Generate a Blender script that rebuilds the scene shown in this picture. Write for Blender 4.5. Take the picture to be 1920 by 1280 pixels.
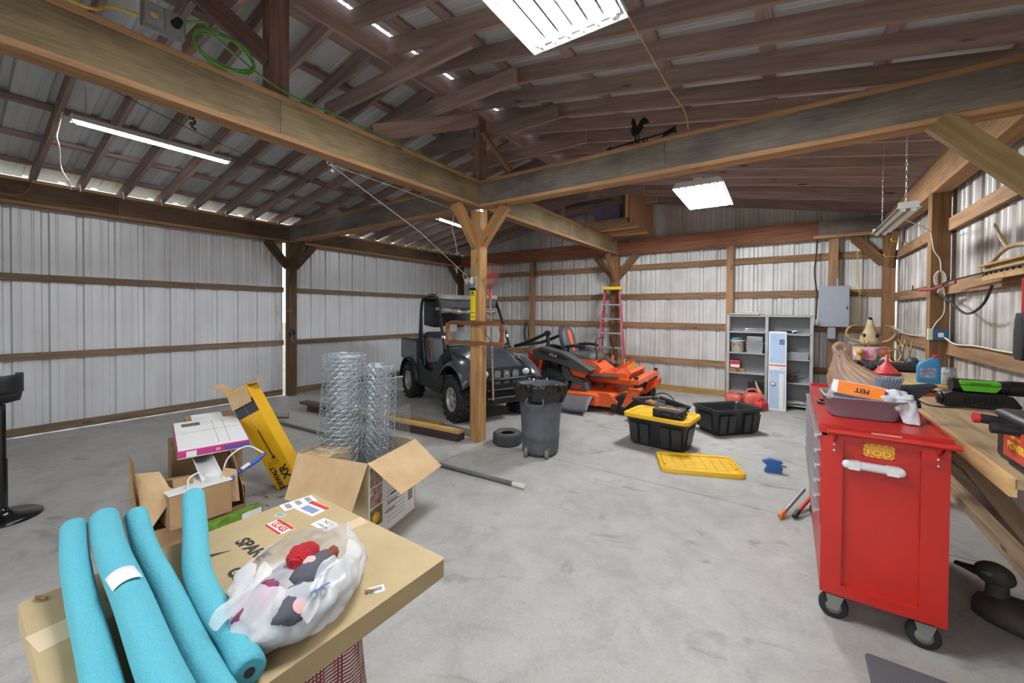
import bpy, bmesh, math, random
from math import sin, cos, pi, radians as R_, sqrt
from mathutils import Vector as V, Matrix as M4, noise as mnoise
for o in list(bpy.data.objects): bpy.data.objects.remove(o, do_unlink=True)
S = bpy.context.scene; COL = S.collection
random.seed(7)

# ------------------------------------------------------------------ camera, sky, exposure
CAMP = V((3.1444, -3.8139, 1.58)); YAW, PIT, ROL = 0.60639, -0.01352, 0.00714
cam = bpy.data.objects.new('camera', bpy.data.cameras.new('camera')); COL.objects.link(cam)
_F = V((-sin(YAW)*cos(PIT), cos(YAW)*cos(PIT), sin(PIT))); _R = V((cos(YAW), sin(YAW), 0)); _U = _R.cross(_F)
_r = _R*cos(ROL)+_U*sin(ROL); _u = _U*cos(ROL)-_R*sin(ROL)
cam.matrix_world = M4(((_r.x, _u.x, -_F.x, CAMP.x), (_r.y, _u.y, -_F.y, CAMP.y), (_r.z, _u.z, -_F.z, CAMP.z), (0, 0, 0, 1)))
cam.data.sensor_width = 36; cam.data.lens = 752.15/1920*36; cam.data.shift_y = -44.27/1920; cam.data.clip_start = .02
S.camera = cam
W = bpy.data.worlds.new('sky'); S.world = W; W.use_nodes = True
_bg = W.node_tree.nodes['Background']; _bg.inputs[0].default_value = (.92, .955, 1, 1); _bg.inputs[1].default_value = 1.6
S.view_settings.view_transform = 'Standard'; S.view_settings.look = 'None'
S.view_settings.exposure = .75; S.view_settings.gamma = 1; S.view_settings.use_curve_mapping = False
LAMP_POWER = 2.5

# ------------------------------------------------------------------ helpers: materials
MATS = {}
def srgb(h):
    c = [int(h[i:i+2], 16)/255 for i in (0, 2, 4)]
    return tuple(x/12.92 if x <= .04045 else ((x+.055)/1.055)**2.4 for x in c)+(1,)
def _new(name):
    m = bpy.data.materials.new(name); m.use_nodes = True
    return m, m.node_tree.nodes, m.node_tree.links, m.node_tree.nodes['Principled BSDF']
def mat(name, hexcol, rough=.6, metal=0., var=.12, scale=9., bump=0., hex2=None, emit=0., alpha=1., trans=0., coat=0., spec=.5, stretch=(1, 1, 1), detail=4., bscale=None, sss=0.):
    """general material: base colour broken up by object-space noise"""
    if name in MATS: return MATS[name]
    m, N, L, B = _new(name); MATS[name] = m
    c = srgb(hexcol); c2 = srgb(hex2) if hex2 else tuple(x*(1-var) for x in c[:3])+(1,)
    B.inputs['Roughness'].default_value = rough; B.inputs['Metallic'].default_value = metal
    B.inputs['Specular IOR Level'].default_value = spec
    if coat: B.inputs['Coat Weight'].default_value = coat
    if alpha < 1: B.inputs['Alpha'].default_value = alpha
    if trans: B.inputs['Transmission Weight'].default_value = trans
    tc = N.new('ShaderNodeTexCoord'); mp = N.new('ShaderNodeMapping'); mp.inputs['Scale'].default_value = stretch
    L.new(tc.outputs['Object'], mp.inputs[0])
    if emit:
        B.inputs['Emission Color'].default_value = c; B.inputs['Emission Strength'].default_value = emit
    if var or hex2:
        nz = N.new('ShaderNodeTexNoise'); nz.inputs['Scale'].default_value = scale; nz.inputs['Detail'].default_value = detail; nz.inputs['Roughness'].default_value = .6
        L.new(mp.outputs[0], nz.inputs[0])
        rp = N.new('ShaderNodeValToRGB'); rp.color_ramp.elements[0].position = .32; rp.color_ramp.elements[1].position = .68
        rp.color_ramp.elements[0].color = c2; rp.color_ramp.elements[1].color = c
        L.new(nz.outputs[0], rp.inputs[0]); L.new(rp.outputs[0], B.inputs['Base Color'])
    else: B.inputs['Base Color'].default_value = c
    if bump:
        n2 = N.new('ShaderNodeTexNoise'); n2.inputs['Scale'].default_value = bscale or scale*4; n2.inputs['Detail'].default_value = 3
        L.new(mp.outputs[0], n2.inputs[0])
        bp = N.new('ShaderNodeBump'); bp.inputs['Strength'].default_value = bump; bp.inputs['Distance'].default_value = .01
        L.new(n2.outputs[0], bp.inputs['Height']); L.new(bp.outputs[0], B.inputs['Normal'])
    return m
def wood(name, light, dark, rough=.75, grain=1., knots=True):
    """sawn lumber: grain runs along the piece's local X, every piece shifted by its own random number"""
    if name in MATS: return MATS[name]
    m, N, L, B = _new(name); MATS[name] = m
    B.inputs['Roughness'].default_value = rough; B.inputs['Specular IOR Level'].default_value = .25
    tc = N.new('ShaderNodeTexCoord'); oi = N.new('ShaderNodeObjectInfo')
    ml = N.new('ShaderNodeVectorMath'); ml.operation = 'MULTIPLY_ADD'
    cb = N.new('ShaderNodeCombineXYZ')
    for i, k in enumerate((13., 7., 3.)):
        mm = N.new('ShaderNodeMath'); mm.operation = 'MULTIPLY'; mm.inputs[1].default_value = k; L.new(oi.outputs['Random'], mm.inputs[0]); L.new(mm.outputs[0], cb.inputs[i])
    L.new(tc.outputs['Object'], ml.inputs[0]); ml.inputs[1].default_value = (1, 1, 1); L.new(cb.outputs[0], ml.inputs[2])
    mp = N.new('ShaderNodeMapping'); mp.inputs['Scale'].default_value = (1.1*grain, 16*grain, 16*grain); L.new(ml.outputs[0], mp.inputs[0])
    nz = N.new('ShaderNodeTexNoise'); nz.inputs['Scale'].default_value = 1.6; nz.inputs['Detail'].default_value = 6; nz.inputs['Distortion'].default_value = .6
    L.new(mp.outputs[0], nz.inputs[0])
    rp = N.new('ShaderNodeValToRGB'); e = rp.color_ramp.elements
    e[0].position = .3; e[0].color = srgb(dark); e[1].position = .7; e[1].color = srgb(light)
    L.new(nz.outputs[0], rp.inputs[0])
    out = rp.outputs[0]
    # per-piece brightness
    hs = N.new('ShaderNodeHueSaturation'); mr = N.new('ShaderNodeMapRange'); mr.inputs['To Min'].default_value = .75; mr.inputs['To Max'].default_value = 1.2
    L.new(oi.outputs['Random'], mr.inputs[0]); L.new(mr.outputs[0], hs.inputs['Value']); L.new(out, hs.inputs['Color']); out = hs.outputs[0]
    if knots:
        mk = N.new('ShaderNodeMapping'); mk.inputs['Scale'].default_value = (1.6, 7, 7); L.new(ml.outputs[0], mk.inputs[0])
        vo = N.new('ShaderNodeTexVoronoi'); vo.inputs['Scale'].default_value = 1.1; L.new(mk.outputs[0], vo.inputs[0])
        kr = N.new('ShaderNodeValToRGB'); kr.color_ramp.elements[0].position = .06; kr.color_ramp.elements[1].position = .13
        kr.color_ramp.elements[0].color = (.25, .2, .18, 1); kr.color_ramp.elements[1].color = (1, 1, 1, 1)
        L.new(vo.outputs['Distance'], kr.inputs[0])
        mx = N.new('ShaderNodeMix'); mx.data_type = 'RGBA'; mx.blend_type = 'MULTIPLY'; mx.inputs[0].default_value = .9
        L.new(out, mx.inputs[6]); L.new(kr.outputs[0], mx.inputs[7]); out = mx.outputs[2]
    L.new(out, B.inputs['Base Color'])
    bp = N.new('ShaderNodeBump'); bp.inputs['Strength'].default_value = .25; bp.inputs['Distance'].default_value = .004
    L.new(nz.outputs[0], bp.inputs['Height']); L.new(bp.outputs[0], B.inputs['Normal'])
    return m

# ------------------------------------------------------------------ helpers: mesh builder
class MB:
    def __init__(s): s.v = []; s.f = []; s.sm = []; s.M = M4.Identity(4)
    def at(s, loc=(0, 0, 0), rz=0., rx=0., ry=0.):
        s.M = M4.Translation(V(loc)) @ M4.Rotation(rz, 4, 'Z') @ M4.Rotation(ry, 4, 'Y') @ M4.Rotation(rx, 4, 'X'); return s
    def add(s, vs, fs, smooth=False):
        n = len(s.v); s.v += [tuple(s.M @ V(p)) for p in vs]; s.f += [tuple(i+n for i in f) for f in fs]; s.sm += [smooth]*len(fs); return s
    def box(s, x0, x1, y0, y1, z0, z1):
        return s.add([(x0,y0,z0),(x1,y0,z0),(x1,y1,z0),(x0,y1,z0),(x0,y0,z1),(x1,y0,z1),(x1,y1,z1),(x0,y1,z1)],
                     [(0,3,2,1),(4,5,6,7),(0,1,5,4),(1,2,6,5),(2,3,7,6),(3,0,4,7)])
    def cbox(s, c, d): return s.box(c[0]-d[0]/2, c[0]+d[0]/2, c[1]-d[1]/2, c[1]+d[1]/2, c[2]-d[2]/2, c[2]+d[2]/2)
    def bar(s, a, b, w, h, up=(0, 0, 1)):
        a = V(a); b = V(b); t = (b-a).normalized(); u = V(up); sd = t.cross(u)
        if sd.length < 1e-4: sd = t.cross(V((1, 0, 0)))
        sd.normalize(); u = sd.cross(t); p = []
        for q in (a, b):
            for i, j in ((-1,-1),(1,-1),(1,1),(-1,1)): p.append(q+sd*(w/2*i)+u*(h/2*j))
        return s.add(p, [(0,1,2,3),(7,6,5,4),(0,4,5,1),(1,5,6,2),(2,6,7,3),(3,7,4,0)])
    def loft(s, loops, cap=True, closed=True, smooth=True, capsmooth=False):
        n = len(loops[0]); vs = [p for l in loops for p in l]; fs = []
        for k in range(len(loops)-1):
            for i in range(n if closed else n-1):
                j = (i+1) % n; fs.append((k*n+i, k*n+j, (k+1)*n+j, (k+1)*n+i))
        s.add(vs, fs, smooth)
        if cap:
            s.add(list(loops[0]), [tuple(range(n))[::-1]], capsmooth); s.add(list(loops[-1]), [tuple(range(n))], capsmooth)
        return s
    def cyl(s, a, b, r0, r1=None, n=12, cap=True, smooth=True):
        a = V(a); b = V(b); r1 = r0 if r1 is None else r1; t = (b-a).normalized()
        u = t.cross(V((0, 0, 1)) if abs(t.z) < .9 else V((1, 0, 0))).normalized(); w = t.cross(u)
        L = [[q+(u*cos(2*pi*i/n)+w*sin(2*pi*i/n))*r for i in range(n)] for q, r in ((a, r0), (b, r1))]
        return s.loft(L, cap, smooth=smooth)
    def tube(s, pts, r, n=6, cap=True, closed=False):
        pts = [V(p) for p in pts]; m = len(pts); rr = r if isinstance(r, (list, tuple)) else [r]*m
        T = []
        for i in range(m):
            a = pts[(i-1) % m] if (closed or i) else pts[0]; b = pts[(i+1) % m] if (closed or i < m-1) else pts[-1]
            t = b-a; T.append(t.normalized() if t.length > 1e-9 else V((0, 0, 1)))
        u = T[0].cross(V((0, 0, 1)) if abs(T[0].z) < .9 else V((1, 0, 0))).normalized(); L = []
        for i in range(m):
            u = (u-T[i]*u.dot(T[i]));  u = u.normalized() if u.length > 1e-6 else T[i].orthogonal().normalized()
            w = T[i].cross(u); L.append([pts[i]+(u*cos(2*pi*k/n)+w*sin(2*pi*k/n))*rr[i] for k in range(n)])
        if closed: L.append(L[0])
        return s.loft(L, cap and not closed)
    def lathe(s, prof, n=24, smooth=True, cap=True, axis='z', c=(0, 0, 0)):
        L = []
        for r, z in prof:
            l = []
            for i in range(n):
                a = 2*pi*i/n; x, y = r*cos(a), r*sin(a)
                p = (x, y, z) if axis == 'z' else ((z, x, y) if axis == 'x' else (x, z, -y))
                l.append((p[0]+c[0], p[1]+c[1], p[2]+c[2]))
            L.append(l)
        return s.loft(L, cap, smooth=smooth)
    def prism(s, poly, d, o=(0, 0, 0), ax=(1, 0, 0), ay=(0, 0, 1), an=None, smooth=False):
        """2D outline (counter-clockwise) in the frame (o, ax, ay) made d thick along an"""
        o = V(o); ax = V(ax); ay = V(ay); an = V(an) if an else ax.cross(ay)
        b = [o+ax*p[0]+ay*p[1] for p in poly]; t = [q+an*d for q in b]
        return s.loft([b, t], True, smooth=smooth)
    def ball(s, c, r, n=12, m=8):
        r = r if isinstance(r, (list, tuple)) else (r, r, r); L = []
        for k in range(m+1):
            a = -pi/2+pi*k/m; q = max(cos(a), .01)
            L.append([(c[0]+r[0]*q*cos(2*pi*i/n), c[1]+r[1]*q*sin(2*pi*i/n), c[2]+r[2]*sin(a)) for i in range(n)])
        return s.loft(L, True, capsmooth=True)
    def grid(s, fn, nu, nv, smooth=True, wrap=False):
        vs = [fn(i/nu, j/nv) for j in range(nv+1) for i in range(nu+1)]
        return s.add(vs, [(j*(nu+1)+i, j*(nu+1)+i+1, (j+1)*(nu+1)+i+1, (j+1)*(nu+1)+i) for j in range(nv) for i in range(nu)], smooth)
    def mesh(s, name):
        me = bpy.data.meshes.new(name); me.from_pydata(s.v, [], s.f); me.polygons.foreach_set('use_smooth', s.sm); me.update(); return me
    def build(s, name, m, parent=None, bevel=0., solid=0., sub=0, weld=False, seg=2):
        me = s.mesh(name); me.materials.append(m if not isinstance(m, str) else MATS[m])
        if weld or sub:
            b = bmesh.new(); b.from_mesh(me); bmesh.ops.remove_doubles(b, verts=b.verts, dist=1e-5); b.to_mesh(me); b.free()
        o = bpy.data.objects.new(name, me); COL.objects.link(o)
        if parent: o.parent = parent
        if solid:
            k = o.modifiers.new('thick', 'SOLIDIFY'); k.thickness = solid; k.offset = 0
        if sub:
            k = o.modifiers.new('sub', 'SUBSURF'); k.levels = k.render_levels = sub
        if bevel:
            k = o.modifiers.new('bevel', 'BEVEL'); k.width = bevel; k.segments = seg; k.limit_method = 'ANGLE'; k.angle_limit = R_(35)
        return o
def rrect(w, h, r, k=4, c=(0, 0)):
    """rounded rectangle outline, counter-clockwise"""
    p = []
    for sx, sy, a0 in ((1, 1, 0), (-1, 1, 90), (-1, -1, 180), (1, -1, 270)):
        for i in range(k+1):
            a = R_(a0+90*i/k); p.append((c[0]+sx*(w/2-r)+r*cos(a), c[1]+sy*(h/2-r)+r*sin(a)))
    return p
def xyz(poly, z): return [(x, y, z) for x, y in poly]
def thing(name, label, cat, loc=(0, 0, 0), rz=0., group=None, rx=0., ry=0.):
    o = bpy.data.objects.new(name, None); COL.objects.link(o); o.empty_display_size = .1
    o.matrix_world = M4.Translation(V(loc)) @ M4.Rotation(rz, 4, 'Z') @ M4.Rotation(ry, 4, 'Y') @ M4.Rotation(rx, 4, 'X')
    return tag(o, label, cat, group)
def tag(o, label, cat, group=None, kind=None):
    o['label'] = label; o['category'] = cat
    if group: o['group'] = group
    if kind: o['kind'] = kind
    return o
def struct(o, label=None, cat=None):
    o['kind'] = 'structure'
    if label: o['label'] = label
    if cat: o['category'] = cat
    return o
def empty_struct(name, label=None, cat=None, loc=(0, 0, 0)):
    o = bpy.data.objects.new(name, None); COL.objects.link(o); o.location = loc; return struct(o, label, cat)
def dup(root, loc=None, rz=None, label=None):
    r = root.copy(); COL.objects.link(r)
    if loc is not None: r.location = loc
    if rz is not None: r.rotation_euler = (0, 0, rz)
    if label: r['label'] = label
    for ch in [c for c in bpy.data.objects if c.parent == root]:
        c = ch.copy(); COL.objects.link(c); c.parent = r
        for g in [x for x in bpy.data.objects if x.parent == ch]:
            d = g.copy(); COL.objects.link(d); d.parent = c
    return r
_unit = {}
def lumber(name, a, b, w, h, m, parent=None, up=(0, 0, 1)):
    """a sawn board from a to b, w wide and h deep; local X is the grain; meshes shared between boards of one size"""
    a = V(a); b = V(b); t = b-a; ln = t.length; t = t/ln; u = V(up)
    if abs(t.dot(u)) > .99: u = V((0, 1, 0))
    sd = u.cross(t).normalized(); u = t.cross(sd)
    key = (round(ln, 3), round(w, 4), round(h, 4), m.name)
    if key not in _unit:
        q = MB().box(-ln/2, ln/2, -w/2, w/2, -h/2, h/2); me = q.mesh('board'); me.materials.append(m); _unit[key] = me
    o = bpy.data.objects.new(name, _unit[key]); COL.objects.link(o); c = (a+b)/2
    o.matrix_world = M4(((t.x, sd.x, u.x, c.x), (t.y, sd.y, u.y, c.y), (t.z, sd.z, u.z, c.z), (0, 0, 0, 1)))
    if parent: o.parent = parent
    return o
def text(s, size, m, parent, loc, rot=None, name='lettering', ext=.0006, ax=(1, 0, 0), ay=(0, 1, 0), bold=0., align='CENTER', sx=1., shear=0.):
    """flat lettering laid in the frame (loc, ax, ay)"""
    cu = bpy.data.curves.new(name, 'FONT'); cu.body = s; cu.size = size; cu.align_x = align; cu.align_y = 'CENTER'; cu.extrude = ext; cu.offset = bold; cu.shear = shear
    cu.resolution_u = 3
    t = bpy.data.objects.new('tmp', cu); COL.objects.link(t); dg = bpy.context.evaluated_depsgraph_get()
    me = bpy.data.meshes.new_from_object(t.evaluated_get(dg)); bpy.data.objects.remove(t, do_unlink=True); bpy.data.curves.remove(cu)
    ax = V(ax).normalized(); ay = V(ay).normalized(); an = ax.cross(ay); l = V(loc)
    me.transform(M4(((ax.x*sx, ay.x, an.x, l.x), (ax.y*sx, ay.y, an.y, l.y), (ax.z*sx, ay.z, an.z, l.z), (0, 0, 0, 1))))
    me.materials.clear(); me.materials.append(m)
    o = bpy.data.objects.new(name, me); COL.objects.link(o)
    if parent: o.parent = parent
    return o
def cat_curve(pts, k=6):
    """Catmull-Rom through the points"""
    P = [V(p) for p in pts]; P = [P[0]*2-P[1]]+P+[P[-1]*2-P[-2]]; out = []
    for i in range(1, len(P)-2):
        a, b, c, d = P[i-1:i+3]
        for j in range(k):
            t = j/k; out.append(.5*((2*b)+(c-a)*t+(2*a-5*b+4*c-d)*t*t+(3*b-a-3*c+d)*t**3))
    return out+[P[-2]]
def nz3(x, y, z, s=1.): return mnoise.noise(V((x*s, y*s, z*s)))
# ------------------------------------------------------------------ the barn itself
XL, XR, YB, YF, YP = -4.53, 4.40, 4.69, -4.75, 2.126
Z0, Z1, Z2, Z3 = 2.838, 2.875, 3.118, 3.156
RC, RS, RD = 3.98, .183, .15           # rafter underside at the ridge, slope, depth
def zr(x): return RC-RS*abs(x)
w_raft = wood('rafter_wood', 'b39d96', '917a74')
w_beam = wood('flange_wood', 'b48d66', '94704f')
w_post = wood('post_wood', 'ac875a', '8a653e')
w_dpost = wood('dark_post_wood', '6e5640', '4a3828')
w_girt = wood('girt_wood', 'a0805e', '7a5d44')
w_ogirt = wood('old_girt_wood', '8a7560', '665443')
w_new = wood('new_wood', 'c8a876', 'b08c5a')
w_board = wood('plank_wood', 'a88f72', '7d6750')
def plywood(name, a, b, c):
    m, N, L, B = _new(name); MATS[name] = m
    B.inputs['Roughness'].default_value = .8; B.inputs['Specular IOR Level'].default_value = .2
    tc = N.new('ShaderNodeTexCoord'); oi = N.new('ShaderNodeObjectInfo'); va = N.new('ShaderNodeVectorMath'); va.operation = 'ADD'
    sc = N.new('ShaderNodeMath'); sc.operation = 'MULTIPLY'; sc.inputs[1].default_value = 31; L.new(oi.outputs['Random'], sc.inputs[0])
    L.new(tc.outputs['Object'], va.inputs[0]); L.new(sc.outputs[0], va.inputs[1])
    m1 = N.new('ShaderNodeMapping'); m1.inputs['Scale'].default_value = (1.2, 2.5, 2.5); L.new(va.outputs[0], m1.inputs[0])
    n1 = N.new('ShaderNodeTexNoise'); n1.inputs['Scale'].default_value = 1.5; n1.inputs['Detail'].default_value = 5; L.new(m1.outputs[0], n1.inputs[0])
    r1 = N.new('ShaderNodeValToRGB'); e = r1.color_ramp.elements; e[0].position = .3; e[0].color = srgb(a); e[1].position = .72; e[1].color = srgb(c)
    x = e.new(.5); x.color = srgb(b); L.new(n1.outputs[0], r1.inputs[0])
    m2 = N.new('ShaderNodeMapping'); m2.inputs['Scale'].default_value = (3, 30, 30); L.new(va.outputs[0], m2.inputs[0])
    n2 = N.new('ShaderNodeTexNoise'); n2.inputs['Scale'].default_value = 2; n2.inputs['Detail'].default_value = 4; L.new(m2.outputs[0], n2.inputs[0])
    mx = N.new('ShaderNodeMix'); mx.data_type = 'RGBA'; mx.blend_type = 'OVERLAY'; mx.inputs[0].default_value = .45
    L.new(r1.outputs[0], mx.inputs[6]); L.new(n2.outputs[0], mx.inputs[7]); L.new(mx.outputs[2], B.inputs['Base Color'])
    return m
p_left = plywood('plywood_olive', '5c5046', '76684f', '8a7a5c')
p_right = plywood('plywood_grey', '57524e', '70685f', '82796b')
p_osb = plywood('osb', '8f6e50', 'a88460', 'b58f66')

def metal_sheet(name, base, stain, dirt=.35, streak=40, rough=.45, low=0.):
    """painted / galvanised sheet with streaks running along local Z"""
    m, N, L, B = _new(name); MATS[name] = m
    B.inputs['Roughness'].default_value = rough; B.inputs['Metallic'].default_value = .15; B.inputs['Specular IOR Level'].default_value = .4
    tc = N.new('ShaderNodeTexCoord'); oi = N.new('ShaderNodeObjectInfo'); va = N.new('ShaderNodeVectorMath'); va.operation = 'ADD'
    sc = N.new('ShaderNodeMath'); sc.operation = 'MULTIPLY'; sc.inputs[1].default_value = 17; L.new(oi.outputs['Random'], sc.inputs[0])
    L.new(tc.outputs['Object'], va.inputs[0]); L.new(sc.outputs[0], va.inputs[1])
    m1 = N.new('ShaderNodeMapping'); m1.inputs['Scale'].default_value = (streak, streak, .35); L.new(va.outputs[0], m1.inputs[0])
    n1 = N.new('ShaderNodeTexNoise'); n1.inputs['Scale'].default_value = 1; n1.inputs['Detail'].default_value = 4; L.new(m1.outputs[0], n1.inputs[0])
    n2 = N.new('ShaderNodeTexNoise'); n2.inputs['Scale'].default_value = 2.2; n2.inputs['Detail'].default_value = 6; L.new(va.outputs[0], n2.inputs[0])
    mu = N.new('ShaderNodeMath'); mu.operation = 'MULTIPLY'; L.new(n1.outputs[0], mu.inputs[0]); L.new(n2.outputs[0], mu.inputs[1])
    rp = N.new('ShaderNodeValToRGB'); e = rp.color_ramp.elements; e[0].position = .12; e[0].color = srgb(base); e[1].position = .12+dirt; e[1].color = srgb(stain)
    L.new(mu.outputs[0], rp.inputs[0]); L.new(rp.outputs[0], B.inputs['Base Color'])
    return m
s_wall = metal_sheet('white_wall_metal', 'd8dadd', 'c3c3c3', .4, streak=14)
s_back = metal_sheet('grey_wall_metal', 'dadbd9', 'aeaca6', .34)
s_right = metal_sheet('stained_wall_metal', 'd0cdc8', '7d7468', .30, streak=28)
s_roof = metal_sheet('galvanised_roof_metal', 'dee1e4', 'c0c4c7', .4, streak=12)

def sheet_mesh(name, width, height, m, depth=.028):
    """ribbed sheet: local X across, local Z along the ribs, ribs standing out towards +Y; three main ribs 305 mm apart and two low ones between"""
    key = ('sheet', round(width, 3), round(height, 3), m.name)
    if key in _unit: return _unit[key]
    pr = []; x = 0.
    def put(px, py):
        if px <= width+1e-6: pr.append((px, py))
    put(0, 0)
    while x < width+.01:
        c = x+.1525
        for q, d in ((c-.040, 0), (c-.024, depth), (c+.024, depth), (c+.040, 0), (c+.085, 0), (c+.093, .004), (c+.103, .004), (c+.111, 0), (c+.19, 0), (c+.198, .004), (c+.208, .004), (c+.216, 0)): put(q, d)
        x += .305
    pr = sorted(set(pr)); pr = [p for p in pr if p[0] < width-.002]+[(width, 0)]
    b = MB(); b.loft([[(px, py, z) for px, py in pr] for z in (0, height)], cap=False, closed=False, smooth=False)
    me = b.mesh(name); me.materials.append(m); _unit[key] = me; return me
def sheet(name, org, xdir, ydir, width, height, m, parent):
    me = sheet_mesh('ribbed_sheet', width, height, m); o = bpy.data.objects.new(name, me); COL.objects.link(o)
    x = V(xdir).normalized(); y = V(ydir).normalized(); z = x.cross(y)
    o.matrix_world = M4(((x.x, y.x, z.x, org[0]), (x.y, y.y, z.y, org[1]), (x.z, y.z, z.z, org[2]), (0, 0, 0, 1)))
    o.parent = parent
    k = o.modifiers.new('thick', 'SOLIDIFY'); k.thickness = .0012; k.offset = 0
    return o
PW = .9144
# floor ------------------------------------------------------------
def concrete():
    m, N, L, B = _new('concrete'); MATS['concrete'] = m
    B.inputs['Roughness'].default_value = .62; B.inputs['Specular IOR Level'].default_value = .35
    tc = N.new('ShaderNodeTexCoord')
    def noise(scale, detail, rough=.6, dist=0.):
        n = N.new('ShaderNodeTexNoise'); n.inputs['Scale'].default_value = scale; n.inputs['Detail'].default_value = detail; n.inputs['Roughness'].default_value = rough; n.inputs['Distortion'].default_value = dist
        L.new(tc.outputs['Object'], n.inputs[0]); return n
    def ramp(n, p0, c0, p1, c1):
        r = N.new('ShaderNodeValToRGB'); e = r.color_ramp.elements; e[0].position = p0; e[0].color = c0; e[1].position = p1; e[1].color = c1; L.new(n.outputs[0], r.inputs[0]); return r
    def mix(a, b, f, mode='MULTIPLY'):
        x = N.new('ShaderNodeMix'); x.data_type = 'RGBA'; x.blend_type = mode; x.inputs[0].default_value = f; L.new(a, x.inputs[6]); L.new(b, x.inputs[7]); return x.outputs[2]
    g = lambda v: (v, v, v, 1)
    a = ramp(noise(.9, 6), .3, srgb('9b9a95'), .7, srgb('b3b2ad')).outputs[0]
    a = mix(a, ramp(noise(4, 8, .7, .4), .35, g(.8), .6, g(1.04)).outputs[0], .8)
    a = mix(a, ramp(noise(60, 3), .3, g(.86), .6, g(1.02)).outputs[0], .7)
    a = mix(a, ramp(noise(2.3, 5, .55, 1.5), .29, g(.42), .41, g(1)).outputs[0], .6)      # oil and dirt stains
    a = mix(a, ramp(noise(23, 4, .7), .27, g(.4), .33, g(1)).outputs[0], .5)              # small spots
    L.new(a, B.inputs['Base Color'])
    n = noise(90, 4); bp = N.new('ShaderNodeBump'); bp.inputs['Strength'].default_value = .12; bp.inputs['Distance'].default_value = .003
    L.new(n.outputs[0], bp.inputs['Height']); L.new(bp.outputs[0], B.inputs['Normal'])
    return m
m_conc = concrete()
floor = MB().box(XL-.35, XR+.35, YF-.3, YB+.35, -.14, -.012).build('floor', m_conc); struct(floor, 'grey poured concrete barn floor', 'floor')
for x0, x1 in ((XL-.3, .136), (.144, XR+.3)):
    for y0, y1 in ((YF-.25, -.004), (.004, YB+.3)):
        MB().box(x0, x1, y0, y1, -.1, 0).build('slab', m_conc, floor)
gr = MB().box(-60, 60, -60, 60, -.3, -.2).build('outside_ground', mat('dirt_ground', '9a9080', .95, scale=.6, hex2='7d7b60')); struct(gr, 'bare ground outside the barn', 'ground')

# beams ------------------------------------------------------------
def box_beam(name, a, b, ply, label, h=.07, z=(Z0, Z1, Z2, Z3), split=2.44, face=None):
    """built-up beam: lumber flange below and above, plywood faces between them in lengths of 2.44 m"""
    e = empty_struct(name, label, 'beam'); a = V(a); b = V(b); t = (b-a).normalized()
    up = V((0, 0, 1)); sd = up.cross(t)
    for zz, hh in (((z[0]+z[1])/2, z[1]-z[0]), ((z[2]+z[3])/2, z[3]-z[2])):
        lumber('flange', a+up*zz, b+up*zz, 2*h, hh, w_beam, e)
    ln = (b-a).length; n = max(1, math.ceil(ln/split-.05))
    for sgn in (-1, 1):
        for k in range(n):
            p = a+t*(ln*k/n+.0015)+sd*sgn*(h-.006)+up*((z[1]+z[2])/2); q = a+t*(ln*(k+1)/n-.0015)+sd*sgn*(h-.006)+up*((z[1]+z[2])/2)
            lumber('plywood_panel', p, q, .012, z[2]-z[1]-.002, ply, e)
    return e
box_beam('main_beam', (0, YF+.1, 0), (0, -.07, 0), p_left, 'olive-grey plywood box beam running from the foreground left to the centre post')
box_beam('cross_beam', (.07, 0, 0), (XR-.07, 0, 0), p_right, 'dark grey plywood box beam with the rooster weathervane standing on it')
box_beam('cross_beam', (XL+.07, 0, 0), (-.07, 0, 0), p_right, 'plywood box beam from the left wall post to the centre post')
box_beam('main_beam', (0, .07, 0), (0, YB-.07, 0), p_left, 'plywood box beam from the centre post back to the rear wall under the loft')
bl1 = box_beam('eave_beam', (XL, YF+.1, 0), (XL, -.07, 0), plywood('plywood_brown', '4a3a30', '5c483a', '6a5644'), 'brown eave beam along the left wall in front of the left post')
box_beam('eave_beam', (XL, .07, 0), (XL, YB-.07, 0), MATS['plywood_brown'], 'brown eave beam along the left wall behind the left post')
box_beam('eave_beam', (XR, YF+.1, 0), (XR, YB-.07, 0), p_osb, 'strand-board faced eave beam along the right wall')
eb = empty_struct('rear_tie_beam', 'reddish lumber tie beam across the rear wall', 'beam')
w_red = wood('red_lumber', '8f6148', '6d4635')
lumber('board', (XL+.07, YB-.03, 2.99), (-.07, YB-.03, 2.99), .038, .31, w_red, eb)
lumber('board', (.07, YB-.03, 2.99), (3.52, YB-.03, 2.99), .038, .31, w_red, eb)
lumber('board', (3.52, YB-.04, 3.02), (XR-.07, YB-.04, 3.02), .05, .24, p_right, eb)
lumber('board', (3.45, YB-.05, 2.87), (XR-.07, YB-.05, 2.87), .08, .05, w_beam, eb)

# posts ------------------------------------------------------------
def post(name, x, y, zt, label, m=w_dpost, w=.14, d=.14, braces=(), bm=None, z0=0):
    e = empty_struct(name, label, 'post', (x, y, 0))
    def L(nm, a, b, ww, hh, mm, up=(0, 0, 1)):
        o = lumber(nm, V(a)+V((x, y, 0)), V(b)+V((x, y, 0)), ww, hh, mm, None, up); o.parent = e; o.matrix_parent_inverse = e.matrix_world.inverted(); o.location = o.location-V((x, y, 0)); o.matrix_parent_inverse = M4.Identity(4); return o
    L('timber', (0, 0, z0), (0, 0, zt), w, d, m, (0, 1, 0))
    for dx, dy, ln in braces:
        L('knee_brace', (dx*.06, dy*.06, Z0-ln*1.05), (dx*ln, dy*ln, Z0-.012), .06, .135, bm or m, (0, 0, 1))
    return e
w_brace = wood('brace_wood', 'b58a5c', '916840')
post('centre_post', 0, 0, Z3, 'square pale timber centre post carrying four knee braces', w_post, braces=((-0, -1, .42), (1, 0, .40), (0, 1, .4)), bm=w_brace)
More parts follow.
